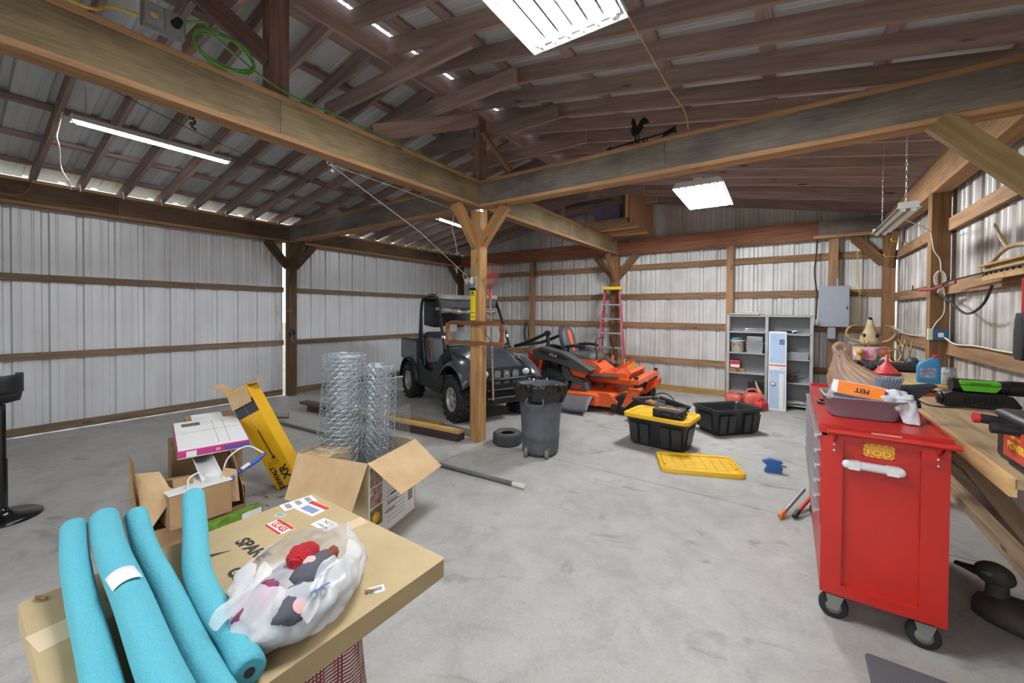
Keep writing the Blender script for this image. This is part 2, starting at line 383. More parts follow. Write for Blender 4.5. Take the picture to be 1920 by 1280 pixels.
post('wall_post', XL, 0, Z3, 'dark timber post half way along the left wall', braces=((0, -1, .42), (0, 1, .42), (1, 0, .42)))
post('wall_post', XL, YB, Z3, 'dark timber post in the rear left corner', braces=((0, -1, .42),))
post('wall_post', 0, YB, Z3, 'timber post on the rear wall behind the red stepladder', wood('mid_post_wood', '8f6c49', '684c34'), braces=((1, 0, .45), (0, -1, .5), (-1, 0, .45)))
post('wall_post', XR, YB, Z3, 'timber post in the rear right corner behind the workbench', MATS['mid_post_wood'], braces=((-1, 0, .42), (0, -1, .45)))
post('wall_post', XR, YP, Z0+.02, 'timber post on the right wall with the blue outlet box', wood('right_post_wood', '8a6a48', '64492f'))
post('wall_post', XR, -.14, Z3, 'timber post on the right wall carrying the new brace', w_post, braces=((-1, 0, .50),), bm=wood('treated_wood', '86704c', '66522f'))
post('wall_post', XR, YF+.1, Z3, 'timber post at the front right corner'); post('wall_post', XL, YF+.1, Z3, 'timber post at the front left corner')
post('wall_stud', -2.144, YB, 2.84, 'narrow stud on the rear wall left of the mower', w_girt, w=.12, d=.09)
post('wall_stud', 2.21, YB, 2.84, 'narrow stud on the rear wall above the grey shelves', w_girt, w=.12, d=.09, z0=.0)
post('wall_stud', 3.72, YB, 2.84, 'narrow stud on the rear wall above the grey electrical box', w_girt, w=.12, d=.09, z0=.0)

# walls ------------------------------------------------------------
def wall(name, label):
    return empty_struct(name, label, 'wall')
wl = wall('wall_left', 'white ribbed metal wall on horizontal girts')
gx = XL-.07-.019
for z in (.99, 1.97):
    lumber('girt', (gx, YF, z), (gx, -.1, z), .038, .089, w_ogirt, wl); lumber('girt', (gx, .02, z), (gx, YB+.07, z), .038, .089, w_ogirt, wl)
lumber('skirt_board', (gx, YF, .065), (gx, -.12, .065), .03, .10, w_ogirt, wl); lumber('skirt_board', (gx, .02, .06), (gx, 1.3, .06), .038, .12, w_ogirt, wl); lumber('skirt_board', (gx, 1.302, .078), (gx, YB+.07, .078), .038, .12, w_ogirt, wl)
n = 5
sx = XL-.07-.039
y = -.105
while y > YF-.2:
    w = min(PW, y-(YF-.25)); sheet('metal_panel', (sx, y-w, .018), (0, 1, 0), (-1, 0, 0), w, 3.08, s_wall, wl); y -= PW
y = -.05
while y < YB-.03:
    w = min(PW, YB-.03-y); sheet('metal_panel', (sx, y, .018), (0, 1, 0), (-1, 0, 0), w, 3.08, s_wall, wl); y += PW
wb = wall('wall_back', 'grey-white ribbed metal rear gable wall on horizontal girts')
gy = YB+.07+.019
for z in (.62, 1.335, 1.94, 2.56):
    if z in (.62, 1.335): spans = ((XL, -.04), (-.04, 2.24), (2.24, XR+.05))
    else: spans = ((XL, -.04), (-.04, XR+.05))
    for a, b in spans: lumber('girt', (a, gy, z), (b, gy, z), .038, .115, w_girt, wb)
lumber('skirt_board', (XL, gy, .06), (XR, gy, .06), .038, .12, wood('sill_wood', 'b0925e', '8a6d42'), wb)
x = XL-.02; by = YB+.07+.039
while x < XR:
    w = min(PW, XR+.06-x); top = zr(0)+RD+.02 if x < 0 < x+w else max(zr(x), zr(x+w))+RD+.01
    # gable sheets cut to the roof slope
    hA = zr(x)+RD+.03; hB = zr(x+w)+RD+.03
    o = sheet('metal_panel', (x, by, 0), (1, 0, 0), (0, 1, 0), w, 3.0, s_back, wb)
    me = o.data.copy(); o.data = me
    for v in me.vertices:
        if v.co.z > 1: v.co.z = zr(x+v.co.x)+RD+.03
    x += w
wr = wall('wall_right', 'stained ribbed metal wall on horizontal girts behind the workbench')
gx2 = XR+.07+.019
for z in (.60, 1.25, 1.86, 2.5):
    for a, b in ((YF, 0), (0, YP), (YP, YB+.05)): lumber('girt', (gx2-.02, a, z), (gx2-.02, b, z), .038, .125, w_girt, wr)
lumber('skirt_board', (gx2, YF, .06), (gx2, YB, .06), .038, .12, w_ogirt, wr)
y = YF-.1
while y < YB+.05:
    w = min(PW, YB+.10-y); sheet('metal_panel', (XR+.07+.039, y+w, 0), (0, -1, 0), (1, 0, 0), w, 3.12, s_right, wr); y += w

# unseen gable wall behind the camera, added to cut daylight; doorway open on right
wf = wall('wall_front_added', 'unseen ribbed metal front gable wall added behind the camera to cut daylight, beside the open doorway')
x = XL-.05
while x < XR+.05:
    w = min(PW, XR+.06-x); z0 = 2.75 if x > -.6 and x < 4.0 else .0
    o = sheet('metal_panel', (x+w, YF-.06, z0), (-1, 0, 0), (0, -1, 0), w, 1.0, s_wall, wf); me = o.data.copy(); o.data = me
    for v in me.vertices:
        if v.co.z > .5: v.co.z = zr(x+w-v.co.x)+RD+.03-z0
    x += w
lumber('door_header', (-.7, YF, 2.80), (XR, YF, 2.80), .05, .2, w_dpost, wf)
for z in (.99, 1.97): lumber('girt', (XL, YF-.02, z), (-.6, YF-.02, z), .089, .038, w_ogirt, wf)
lumber('jamb', (-.62, YF-.01, 0), (-.62, YF-.01, 2.8), .09, .09, w_dpost, wf, (0, 1, 0))

# roof -------------------------------------------------------------
roof = empty_struct('ceiling', 'open barn roof of rafters, purlins and galvanised sheets', 'roof')
yl = [-3.10+.4085*k for k in range(-4, 20)]; yr = [1.90+.4085*k for k in range(-16, 7)]+[4.70]
RU = (RS, 0, 1)
for y in yl:
    lumber('rafter', (XL-.42, y, zr(XL-.42)+RD/2), (-.02, y, zr(.02)+RD/2), .038, RD, w_raft, roof)
for y in yr:
    lumber('rafter', (.02, y, zr(.02)+RD/2), (XR+.30, y, zr(XR+.30)+RD/2), .038, RD, w_raft, roof)
ya = YF-.05
for xx in (.30, .80, 1.50, 2.22, 2.97, 3.69, 4.38):
    lumber('purlin', (xx, ya, zr(xx)+RD+.019), (xx, YB+.1, zr(xx)+RD+.019), .14 if xx < .4 else .095, .038, w_raft, roof)
for xx in (.30, .84, 1.50, 2.25, 3.0, 3.73, 4.42):
    lumber('purlin', (-xx, ya, zr(xx)+RD+.019), (-xx, YB+.1, zr(xx)+RD+.019), .14 if xx < .4 else .095, .038, w_raft, roof)
lumber('ridge_board', (0, ya, 4.02), (0, YB+.05, 4.02), .038, .21, w_raft, roof)
for y0 in (-4.35, -3.55, -2.6, -1.36, -.74, .066, .80, 1.6, 2.4, 3.2, 4.0):
    lumber('collar_tie', (-1.05, y0, 3.76), (1.04, y0, 3.76), .038, .15, w_raft, roof)
for y in yl[2:]:
    o = MB().box(-.004, .03, -.032, -.022, -.05, .05).build('rafter_tie', mat('tie_steel', 'b5b9bd', .4, .5, var=.1), roof); o.location = (XL+.07, y, zr(XL)+.0)
nP = 11; yy = ya
sl = sqrt(1+RS*RS)
for k in range(nP):
    w = min(PW, YB+.2-yy)
    if w < .05: break
    zt = zr(0)+RD+.04
    # right slope: ribs run down the slope
    L_ = (XR+.36)*sl; d = V((1, 0, -RS)).normalized(); nrm = V((RS, 0, 1)).normalized()
    sheet('roof_panel', (.045, yy+w, zr(.045)+RD+.04), (0, -1, 0), nrm, w, L_-.03, s_roof, roof) if False else None
    for sgn in (1, -1):
        d = V((sgn, 0, -RS)).normalized(); nrm = V((RS*sgn, 0, 1)).normalized()
        xd = nrm.cross(d)       # x × y = z  ->  x = y × z
        x0 = .05*sgn if sgn > 0 else -.0; ext = XR+.36-.05 if sgn > 0 else -XL+.42
        org = V((x0, 0, zr(x0)+RD+.04)); org.y = yy if xd.y > 0 else yy+w
        sheet('roof_panel', org, xd, nrm, w, ext*sl, s_roof, roof)
    yy += w
# king posts and their diagonals on the beam line
kp = empty_struct('king_posts', 'king posts and diagonal struts between the beams and the ridge', 'roof frame')
w_king = wood('king_wood', '8d7166', '6b524a')
for y0 in (0, -2.36): lumber('king_post', (0, y0, Z3), (0, y0, 3.93), .10, .14, w_king, kp, (0, 1, 0))
lumber('strut', (.02, -1.50, Z3+.05), (.02, -.05, 3.90), .038, .15, w_raft, kp)
lumber('strut', (.50, -.02, Z3+.03), (.08, -.02, 3.72), .038, .10, w_beam, kp, (0, 1, 0))
lumber('strut', (.02, -2.42, Z3+.25), (.02, -3.6, 3.95), .038, .14, w_king, kp)
# ------------------------------------------------------------------ lamps and wiring
m_white = mat('white_enamel', 'e4e5e6', .35, var=.04)
m_lit = mat('lit_tube', 'f4f8ff', .4, var=0, emit=1)
def lit(name, st):
    m, N, L, B = _new(name); B.inputs['Base Color'].default_value = (.9, .9, .9, 1); B.inputs['Emission Color'].default_value = (.95, .97, 1, 1); B.inputs['Emission Strength'].default_value = st*LAMP_POWER; return m
m_tubeA = lit('lit_tube_strip', 32); m_tubeB = lit('lit_tube_bay', 27); m_tubeC = lit('lit_tube_far_bay', 44)
m_galv = mat('galvanised_steel', 'aeb2b4', .35, .8, var=.2, scale=25)
m_black = mat('black_plastic', '1c1d1f', .5, var=.2)
m_cordw = mat('white_cord', 'd8d4c6', .6, var=.1)
m_cordb = mat('brown_cord', '8a6a48', .7, var=.15)
m_wire = mat('dark_wire', '2a2522', .7, var=.1)
def tube_light(name, label, a, b, tubes, w, lm, hang, chains=True, cat='light', tubem=None):
    a = V(a); b = V(b); c = (a+b)/2; ln = (b-a).length; rz = math.atan2((b-a).y, (b-a).x)
    t = thing(name, label, cat, c, rz)
    prof = [(-w*.5, .0), (-w*.42, .012), (-w*.22, .052), (w*.22, .052), (w*.42, .012), (w*.5, 0), (w*.48, -.002), (w*.4, .008), (w*.2, .046), (-w*.2, .046), (-w*.4, .008), (-w*.48, -.002)]
    bb = MB(); bb.loft([[(x, p[0], p[1]) for p in prof] for x in (-ln/2, ln/2)], smooth=False)
    bb.build('housing', m_white, t)
    for sx in (-1, 1):
        MB().box(sx*ln/2-.004, sx*ln/2+.004, -w*.4, w*.4, .0, .05).build('end_plate', m_white, t)
    for k in range(tubes):
        y = (k-(tubes-1)/2)*w*.8/max(tubes, 1)
        tb = MB().cyl((-ln/2+.03, y, -.004), (ln/2-.03, y, -.004), .0165, n=10).build('tube', lm, t)
        for sx in (-1, 1): MB().box(sx*(ln/2-.018)-.012, sx*(ln/2-.018)+.012, y-.015, y+.015, -.022, .03).build('socket', m_white, tb)
    if chains:
        for sx in (-.85, .85):
            q = MB(); n = max(3, int((hang-.05)/.03))
            for i in range(n):
                z = .05+(hang-.05)*i/n
                q.tube([(sx*ln/2+(.006*cos(s) if i % 2 else 0), (0 if i % 2 else .006*cos(s)), z+.015+.016*sin(s)) for s in [2*pi*j/8 for j in range(8)]], .0017, 4, closed=True)
            q.build('chain', m_galv, t)
    return t
tl = tube_light('strip_light', 'lit single fluorescent strip light hanging under the left rafters', (-2.10, -3.11, 3.25), (-2.10, -1.90, 3.25), 1, .12, m_tubeA, .34)
tube_light('strip_light', 'small lit fluorescent strip light far back behind the centre post brace', (-2.22, 1.5, 3.30), (-2.36, 2.6, 3.30), 1, .12, m_tubeA, .25)
def bay_light(label, c, rz, lm):
    t = thing('bay_light', label, 'light', c, rz, 'flat fluorescent bay lights')
    W_, L_ = .60, 1.24
    q = MB()
    for sx in (-1, 1): q.loft([[(sx*p[0], y, p[1]) for p in ((.30, -.01), (.262, .045), (.255, .043), (.294, -.012))] for y in (-L_/2, L_/2)], smooth=False)
    q.box(-.045, .045, -L_/2, L_/2, .05, .09); q.build('housing', m_white, t)
    for s in (-1, 1):
        q = MB(); q.prism([(-.25, .06), (-.30, -.01), (.30, -.01), (.25, .06)], .006, (0, s*L_/2, 0), (1, 0, 0), (0, 0, 1)); q.build('end_plate', m_white, t)
        q = MB().box(-.26, .26, s*(L_/2-.05)-.018, s*(L_/2-.05)+.018, .012, .05); q.build('socket_strip', m_white, t)
    for k in range(6):
        x = -.225+.09*k
        tb = MB().cyl((x, -L_/2+.05, .004), (x, L_/2-.05, .004), .0135, n=10).build('tube', lm, t)
        for s in (-1, 1): MB().cyl((x, s*(L_/2-.05), .004), (x, s*(L_/2-.02), .004), .017, n=8).build('socket', m_white, tb)
        # channel reflector behind each tube; open slots between them let light up to the roof
        MB().loft([[(x+p[0], y, p[1]) for p in ((-.0385, .012), (-.022, .040), (.022, .040), (.0385, .012), (.0365, .011), (.021, .037), (-.021, .037), (-.0365, .011))] for y in (-L_/2+.05, L_/2-.05)], smooth=False).build('reflector', m_white, t)
    for sx in (-.2, .2):
        for s in (-.45, .45): MB().cyl((sx, s, .06), (sx, s, .06+.25), .0025, n=5).build('hanger', m_galv, t)
    return t
bay_light('lit flat six-tube bay light overhead near the camera', (2.115, -2.27, 3.20), R_(1), m_tubeB)
bay_light('lit flat six-tube bay light farther back above the right beam', (2.15, 2.28, 3.20), R_(1), m_tubeC)
m_offtube = mat('unlit_tube', 'eceae4', .3, var=.03)
tube_light('shop_light', 'unlit twin-tube white shop light hanging by the right wall', (3.90, .575, 2.41), (3.90, 1.785, 2.44), 2, .15, m_offtube, .90)

# wiring -----------------------------------------------------------
def cord(name, label, pts, r, m, k=8, cat='cord', n=6):
    o = MB().tube(cat_curve(pts, k), r, n).build(name, m); return tag(o, label, cat)
cord('cord', 'tan lamp cord dangling in a loop beside the lit strip light', [(-2.10, -3.16, 3.30), (-2.3, -3.17, 3.15), (-2.12, -3.18, 3.0), (-2.28, -3.15, 2.86), (-2.12, -3.13, 2.72), (-2.2, -3.1, 2.66)], .006, m_cordw)
cord('cord', 'brown cable running down a left rafter to the eave beam', [(-2.15, -3.18, 3.42), (-2.7, -3.16, 3.30), (-3.5, -3.16, 3.22), (-4.1, -3.16, 3.17), (-4.40, -3.14, 3.05), (-4.44, -3.25, 2.93), (-4.44, -3.5, 2.95), (-4.44, -4.2, 2.97)], .007, m_cordb)
cord('cord', 'brown cable sagging along the left eave beam', [(-4.44, -4.4, 2.93), (-4.44, -3.4, 2.92), (-4.44, -3.0, 2.89), (-4.44, -2.5, 2.93)], .006, m_cordb)
cord('wire', 'thin dark wire stretched under the left rafters', [(-1.7, -3.1, 3.52), (-2.0, -1.9, 3.38), (-2.3, -.6, 3.34), (-2.5, .3, 3.4)], .003, m_wire, cat='wire')
rs = thing('receptacle_box', 'yellow junction box with dark plug on the first left rafter', 'outlet', (-1.78, -3.07, 3.60))
MB().box(-.05, .05, -.03, .03, -.03, .03).build('box', mat('ivory_plastic', 'cdbb8a', .5), rs, .004); MB().cyl((0, 0, -.03), (0, 0, -.08), .02, .014).build('plug', m_black, rs)
ob = thing('outlet_box', 'grey double outlet box with a black plug on top of the left beam', 'outlet', (.045, -3.02, 3.30), R_(90))
MB().box(-.10, .10, -.03, .03, -.07, .07).build('box', m_galv, ob, .004)
for sx in (-1, 1): MB().box(sx*.048-.044, sx*.048+.044, -.034, -.03, -.062, .062).build('cover_plate', mat('grey_plate', '9aa0a4', .4), ob, .002)
MB().lathe([(.001, -.04), (.022, -.04), (.022, -.034), (.001, -.034)], 16, axis='y', c=(-.048, 0, .0)).build('receptacle', mat('ivory_plastic', 'cdbb8a', .5), ob)
MB().cyl((.05, -.034, 0), (.05, -.09, 0), .026, .02).build('plug', m_black, ob)
m_green = mat('green_cord', '5d9a3a', .5, var=.1); m_yel = mat('yellow_cable', 'd9b021', .5, var=.06)
gpts = [(.10, -2.98, 3.30), (.14, -2.85, 3.36)]
for k in range(26): gpts.append((.10+.01*sin(k), -2.72+.17*cos(k*.75+2.2), 3.27+.10*sin(k*.75+2.2)-.012*(k % 3)))
gpts += [(.085, -2.4, 3.19), (.085, -2.0, 3.175), (.08, -1.6, 3.17), (.06, -.9, 3.17), (.05, -.3, 3.17)]
cord('extension_cord', 'green extension cord coiled on the left beam below the outlet box', gpts, .007, m_green, 5)
cord('cable', 'yellow cable lying along the top of the left beam', [(.08, -4.3, 3.19), (.08, -3.6, 3.175), (.08, -3.34, 3.172), (.04, -3.25, 3.25), (.05, -3.13, 3.27)], .008, m_yel)
cord('cord', 'tan cord hanging from the near bay light down to the dark beam', [(2.32, -1.45, 3.36), (2.30, -1.0, 3.42), (2.36, -.6, 3.30), (2.40, -.25, 3.26), (2.40, -.09, 3.17)], .006, mat('tan_cord', 'c2a878', .7))
m_rope = mat('old_rope', 'a59f92', .8, var=.2)
rp = thing('pulley_rope', 'grey rope running from eye hooks below the left beam to the centre post winch', 'rope', (-.02, -1.93, 2.83))
MB().tube([(0, 0, -.03), (-.01, 1.0, -.42), (-.02, 1.83, -.86)], .004, 5).build('rope', m_rope, rp)
MB().tube([(0, .02, -.03), (0, .8, -.05), (0, 1.58, -.09)], .003, 5).build('rope', m_rope, rp)
for y, z in ((0, -.02), (1.58, -.05)):
    MB().tube([(0, y+.02*cos(a), z+.02*sin(a)) for a in [2*pi*i/10 for i in range(10)]], .004, 5, closed=True).build('eye_hook', m_galv, rp)
    MB().lathe([(.004, -.008), (.024, -.009), (.02, 0), (.024, .009), (.004, .008)], 14, axis='x', c=(0, y+.03, z-.055)).build('pulley', m_galv, rp)
cord('rope', 'loose rope hanging from the pulley beside the centre post', [(-.06, -.38, 2.72), (-.07, -.40, 2.55), (-.05, -.37, 2.40), (-.08, -.3, 2.25)], .004, m_rope, cat='rope')
cord('cable', 'black cables dropping down the rear wall into the grey electrical box', [(3.49, 4.66, 3.1), (3.50, 4.66, 2.7), (3.47, 4.65, 2.3), (3.51, 4.66, 1.9), (3.50, 4.67, 1.5)], .011, m_wire, cat='cable')
cord('cable', 'yellow cable hanging down the rear wall right of the electrical box', [(4.02, 4.66, 2.62), (4.03, 4.66, 2.2), (4.06, 4.66, 1.8), (4.03, 4.64, 1.5), (3.9, 4.6, 1.38)], .008, m_yel, cat='cable')
hs = thing('hose_loop', 'black cable loops hanging on the rear wall behind the utility vehicle', 'cable', (-2.33, 4.735, 1.30))
for i in range(3): MB().tube([((.05+.012*i)*sin(a), -.01*i, -.22+.22*cos(a)*1.05) for a in [2*pi*j/16 for j in range(16)]], .007, 5, closed=True).build('loop', m_wire, hs)
# rooster weathervane
m_iron = mat('black_iron', '17181c', .6, .3, var=.1)
rv = thing('weathervane', 'black iron rooster weathervane standing on the dark beam', 'weathervane', (1.93, -.03, Z3), R_(0))
ro = [(-.015,.055),(-.012,.085),(-.035,.105),(-.05,.14),(-.047,.17),(-.038,.195),(-.043,.215),(-.055,.222),(-.045,.235),(-.045,.255),(-.035,.262),(-.022,.26),(-.012,.245),(-.006,.22),(0.002,.195),(.01,.18),(.022,.20),(.035,.225),(.055,.243),(.08,.245),(.1,.228),(.115,.2),(.122,.175),(.105,.19),(.1,.172),(.092,.192),(.085,.17),(.078,.19),(.068,.178),(.062,.15),(.05,.128),(.035,.115),(.025,.10),(.028,.07),(.033,.055),(.015,.055),(.018,.08),(.014,.10),(.002,.105),(-.002,.085),(.0,.055)]
MB().prism(ro, .006, (0, 0, .0), (1, 0, 0), (0, 0, 1)).build('rooster', m_iron, rv)
MB().bar((-.27, 0, .03), (.33, 0, .062), .008, .012).build('arrow_shaft', m_iron, rv)
MB().prism([(-.30, .028), (-.24, .008), (-.245, .03), (-.24, .052)], .006, (0, 0, 0), (1, 0, 0), (0, 0, 1)).build('arrow_head', m_iron, rv)
MB().prism([(.23, .057), (.36, .10), (.35, .078), (.365, .045), (.345, .03), (.34, .046), (.235, .02), (.245, .045)], .006, (0, 0, 0), (1, 0, 0), (0, 0, 1)).build('arrow_tail', m_iron, rv)
for x0, r in ((-.06, .018), (-.01, .024), (.045, .022), (.09, .016)):
    MB().tube([(x0+r*cos(a), 0, .03+r*sin(a)) for a in [2*pi*i/12 for i in range(12)]], .004, 4, closed=True).build('scroll', m_iron, rv)
MB().cyl((0, 0, 0), (0, 0, .06), .006).build('stem', m_iron, rv)
# right wall wiring and hangings
obx = thing('outlet_box', 'blue plastic outlet box on the right wall post', 'outlet', (XR, YP-.075, 1.385))
MB().box(-.055, .055, -.05, .0, -.055, .055).build('box', mat('blue_plastic', '2f5f86', .45), obx, .004); MB().box(-.02, .02, -.053, -.05, -.025, .02).build('receptacle', m_white, obx)
MB().box(-.09, -.055, -.045, .0, -.055, .06).build('side_box', mat('ivory_box', 'd8d2bd', .5), obx, .003)
cl = thing('cord_hank', 'white cord gathered in a hank on the right wall post', 'cord', (XR, YP-.09, 1.95))
for i in range(5): MB().tube([((.02+.006*i)*sin(a)-.01, -.012*sin(a*.5)-.003*i, .0+.085*cos(a)) for a in [2*pi*j/14 for j in range(14)]], .005, 5, closed=True).build('loop', m_cordw, cl)
for i in range(5): MB().tube([(0, -.01, -.06), (-.02+.01*i, -.015, -.11), (-.03+.015*i, -.012, -.16)], .005, 5).build('strand', m_cordw, cl)
MB().tube(cat_curve([(0, 0, .08), (-.01, 0, .2), (-.055, .0, .30), (-.075, .0, .45), (-.12, -.1, .5), (-.4, -.6, .55)], 6), .005, 6).build('lead', m_cordw, cl)
MB().tube(cat_curve([(.02, 0, -.05), (.03, 0, -.2), (.025, 0, -.35), (-.03, -.0, -.45), (-.055, -.01, -.52), (-.055, -.01, -.58)], 6), .005, 6).build('lead', m_cordw, cl)
cord('cord', 'white cord running along the low right wall girt', [(4.43, 2.03, 1.36), (4.43, 1.7, 1.31), (4.43, 1.2, 1.325), (4.43, .7, 1.32), (4.43, .1, 1.325)], .007, m_cordw)
cord('cord', 'white cord looped on the girt between the corner post and the blue outlet box', [(4.43, 4.5, 1.42), (4.43, 3.8, 1.34), (4.42, 3.2, 1.33), (4.43, 2.6, 1.36), (4.36, 2.1, 1.36)], .007, m_cordw)
cord('cable', 'black cable sagging along the right wall below the wooden rack', [(4.36, 2.0, 1.80), (4.37, 1.7, 1.74), (4.37, 1.2, 1.60), (4.36, .8, 1.66), (4.36, .62, 1.80)], .010, m_wire, cat='cable')
hk = thing('wall_hook', 'yellow wire hooks on the corner post', 'hook', (XR-.07, 4.0, 2.42))
for dz, dy in ((0, 0), (.14, -.5)): MB().tube(cat_curve([(.10, dy+.2, dz), (.02, dy, dz), (-.08, dy-.05, dz), (-.10, dy-.05, dz+.04)], 5), .006, 5).build('hook', m_yel, hk)

tp = empty_struct('tie_plates', 'galvanised tie plates on the beam joints of the centre post', 'plate')
MB().box(.071, .0735, -.075, -.02, Z0-.05, Z1+.14).build('plate', m_galv, tp); MB().box(.02, .071, -.0735, -.071, Z0-.05, Z1+.14).build('plate', m_galv, tp); MB().box(.071, .074, -.07, -.03, Z1+.06, Z1+.10).build('label', m_white, tp)
db = thing('dried_bundle', 'small dried brown bundle hanging under the left rafters beside the strip light', 'bundle', (-1.15, -2.52, 3.30))
rb_ = random.Random(3)
for k in range(26): MB().ball((rb_.uniform(-.018, .018), rb_.uniform(-.018, .018), -.012*k*.55+.02), (.012, .012, .009), 6, 4).build('seed_head', mat('dried_brown', '7a5c44', .9, hex2='5c4232', scale=40), db)
MB().tube([(0, 0, .0), (0, 0, .46)], .002, 4).build('string', m_rope, db)
# ------------------------------------------------------------------ foreground: flat carton, noodles, bag, boxes
def cardboard(name, c1, c2):
    return mat(name, c1, .85, var=.1, hex2=c2, scale=5, bump=.06, bscale=40)
m_card = cardboard('cardboard', 'ab9873', '9f8c68'); m_card2 = cardboard('cardboard_dark', 'a3835c', '8e7150'); m_cardin = cardboard('cardboard_inside', 'c2a67f', 'b3966e')
m_paper = mat('white_paper', 'e6e6e4', .7, var=.05); m_ink = mat('black_ink', '2a2926', .8, var=.0); m_red = mat('label_red', 'bd2a26', .6, var=.05)
m_tape = mat('packing_tape', 'c9b594', .3, var=.05); m_bluepr = mat('label_blue', '2d55a8', .6, var=.05); m_grey = mat('print_grey', '8b8d90', .7, var=.2, scale=60)
FZ = .72
fb = thing('flat_carton', 'large flat brown carton with shipping labels lying on the draped stand', 'box', (0, 0, FZ))
q = MB(); x0, x1, y0, y1 = 1.30, 2.165, -3.68, -2.80
q.loft([xyz(rrect(x1-x0, y1-y0, .012, 3, ((x0+x1)/2, (y0+y1)/2)), z) for z in (-.062, -.058, -.005, 0)], smooth=False)
q.build('carton', m_card, fb)
def label_on(parent, name, pts, z, m, th=.0006):
    o = MB().loft([[(p[0], p[1], z) for p in pts], [(p[0], p[1], z+th) for p in pts]], smooth=False).build(name, m, parent); return o
import_o = None
# helper: from two points make a rectangle
def rect(cx, cy, w, h, a): 
    c, s = cos(a), sin(a); return [(cx+c*u-s*v, cy+s*u+c*v) for u, v in ((-w/2, -h/2), (w/2, -h/2), (w/2, h/2), (-w/2, h/2))]
A0 = R_(-90)
la = label_on(fb, 'shipping_label', rect(1.345, -2.888, .075, .135, R_(-8)), 0, m_paper)
for k in range(3): label_on(la, 'print', rect(1.34+.004*k, -2.93+.042*k, .05, .022, R_(-8)), .0007, m_grey)
lb = label_on(fb, 'shipping_label', rect(1.445, -2.878, .125, .085, R_(4)), 0, m_paper)
label_on(lb, 'red_stripe', rect(1.447, -2.848, .118, .02, R_(4)), .0007, m_red); label_on(lb, 'print', rect(1.445, -2.89, .09, .035, R_(4)), .0007, mat('print_blue', '7f8fb5', .7, var=.3, scale=80))
lg = label_on(fb, 'glass_label', rect(1.484, -3.035, .122, .063, R_(0)), 0, m_paper)
label_on(lg, 'red_stripe', rect(1.484, -3.012, .118, .013, R_(0)), .0007, m_red); label_on(lg, 'red_stripe', rect(1.484, -3.0605, .118, .010, R_(0)), .0007, m_red)
text('GLASS', .036, m_red, lg, (1.484, -3.036, .0007), bold=.001)
ln_ = label_on(fb, 'notice_label', rect(1.617, -2.921, .105, .06, R_(3)), 0, m_paper)
text('NOT', .026, m_ink, ln_, (1.617, -2.908, .0007)); text('Customer', .018, m_ink, ln_, (1.617, -2.932, .0007))
lc_ = label_on(fb, 'number_label', rect(1.39, -2.987, .045, .024, R_(25)), 0, mat('pale_teal', 'a9c3be', .7, var=.05)); text('8060', .015, m_ink, lc_, (1.39, -2.987, .0007), ax=(.9, .42, 0), ay=(-.42, .9, 0))
lt = label_on(fb, 'barcode_tag', rect(2.103, -3.04, .032, .05, R_(-30)), 0, m_paper); label_on(lt, 'print', rect(2.103, -3.04, .016, .035, R_(-30)), .0007, m_grey)
label_on(fb, 'tape', rect(1.705, -2.862, .062, .115, R_(-4)), 0, m_tape); label_on(fb, 'tape', rect(1.55, -3.60, .10, .155, R_(8)), 0, m_tape)
text('SPARE', .062, m_ink, fb, (1.56, -3.165, .0005), bold=.002, sx=1.15, align='CENTER')
text('GLASS', .06, m_ink, fb, (1.73, -3.255, .0005), bold=.002, sx=1.15); text('WITH', .05, m_ink, fb, (1.765, -3.335, .0005), bold=.001, sx=1.1)
MB().prism([(0, 0), (.06, .10), (.045, .03), (.10, .0)], .0006, (1.45, -3.31, .0002), (1, 0, 0), (0, 1, 0)).build('printed_arrow', m_ink, fb)
def blanket_mat():
    m, N, L, B = _new('woven_blanket'); MATS['woven_blanket'] = m; B.inputs['Roughness'].default_value = .95
    tc = N.new('ShaderNodeTexCoord'); outs = []
    for ax in (0, 2, 1):
        wv = N.new('ShaderNodeTexWave'); wv.bands_direction = 'XYZ'[ax]; wv.inputs['Scale'].default_value = 26; wv.inputs['Distortion'].default_value = .8; L.new(tc.outputs['Object'], wv.inputs[0]); outs.append(wv)
    mx = N.new('ShaderNodeMath'); mx.operation = 'MULTIPLY'; L.new(outs[1].outputs['Fac'], mx.inputs[0])
    ad = N.new('ShaderNodeMath'); ad.operation = 'MAXIMUM'; L.new(outs[0].outputs['Fac'], ad.inputs[0]); L.new(outs[2].outputs['Fac'], ad.inputs[1]); L.new(ad.outputs[0], mx.inputs[1])
    rp = N.new('ShaderNodeValToRGB'); e = rp.color_ramp.elements; e[0].position = .25; e[0].color = srgb('7a2f38'); e[1].position = .55; e[1].color = srgb('d9cfc6')
    L.new(mx.outputs[0], rp.inputs[0]); L.new(rp.outputs[0], B.inputs['Base Color'])
    bp = N.new('ShaderNodeBump'); bp.inputs['Strength'].default_value = .6; bp.inputs['Distance'].default_value = .01; L.new(mx.outputs[0], bp.inputs['Height']); L.new(bp.outputs[0], B.inputs['Normal'])
    return m
st = thing('draped_stand', 'low stand hidden under a red and white woven blanket below the flat carton', 'stand', (1.66, -3.22, 0))
for sx in (-1, 1):
    for sy in (-1, 1): MB().box(sx*.22-.02, sx*.22+.02, sy*.22-.02, sy*.22+.02, 0, .61).build('leg', w_board, st)
MB().box(-.25, .25, -.25, .25, .61, .645).build('top', w_board, st)
q = MB(); nn = 72; zs = [.654, .62, .5, .35, .2, .06, .01]
def bl(z, k):
    a = 2*pi*k/nn; c, s = cos(a), sin(a); f = 1/max(abs(c), abs(s))*.9+.1; t = (.654-z)/.654
    r = (.272+.015*t+.016*t*sin(a*9+z*4)+.010*sin(a*23)*t); return (r*c*min(f, 1.28), r*s*min(f, 1.28), z)
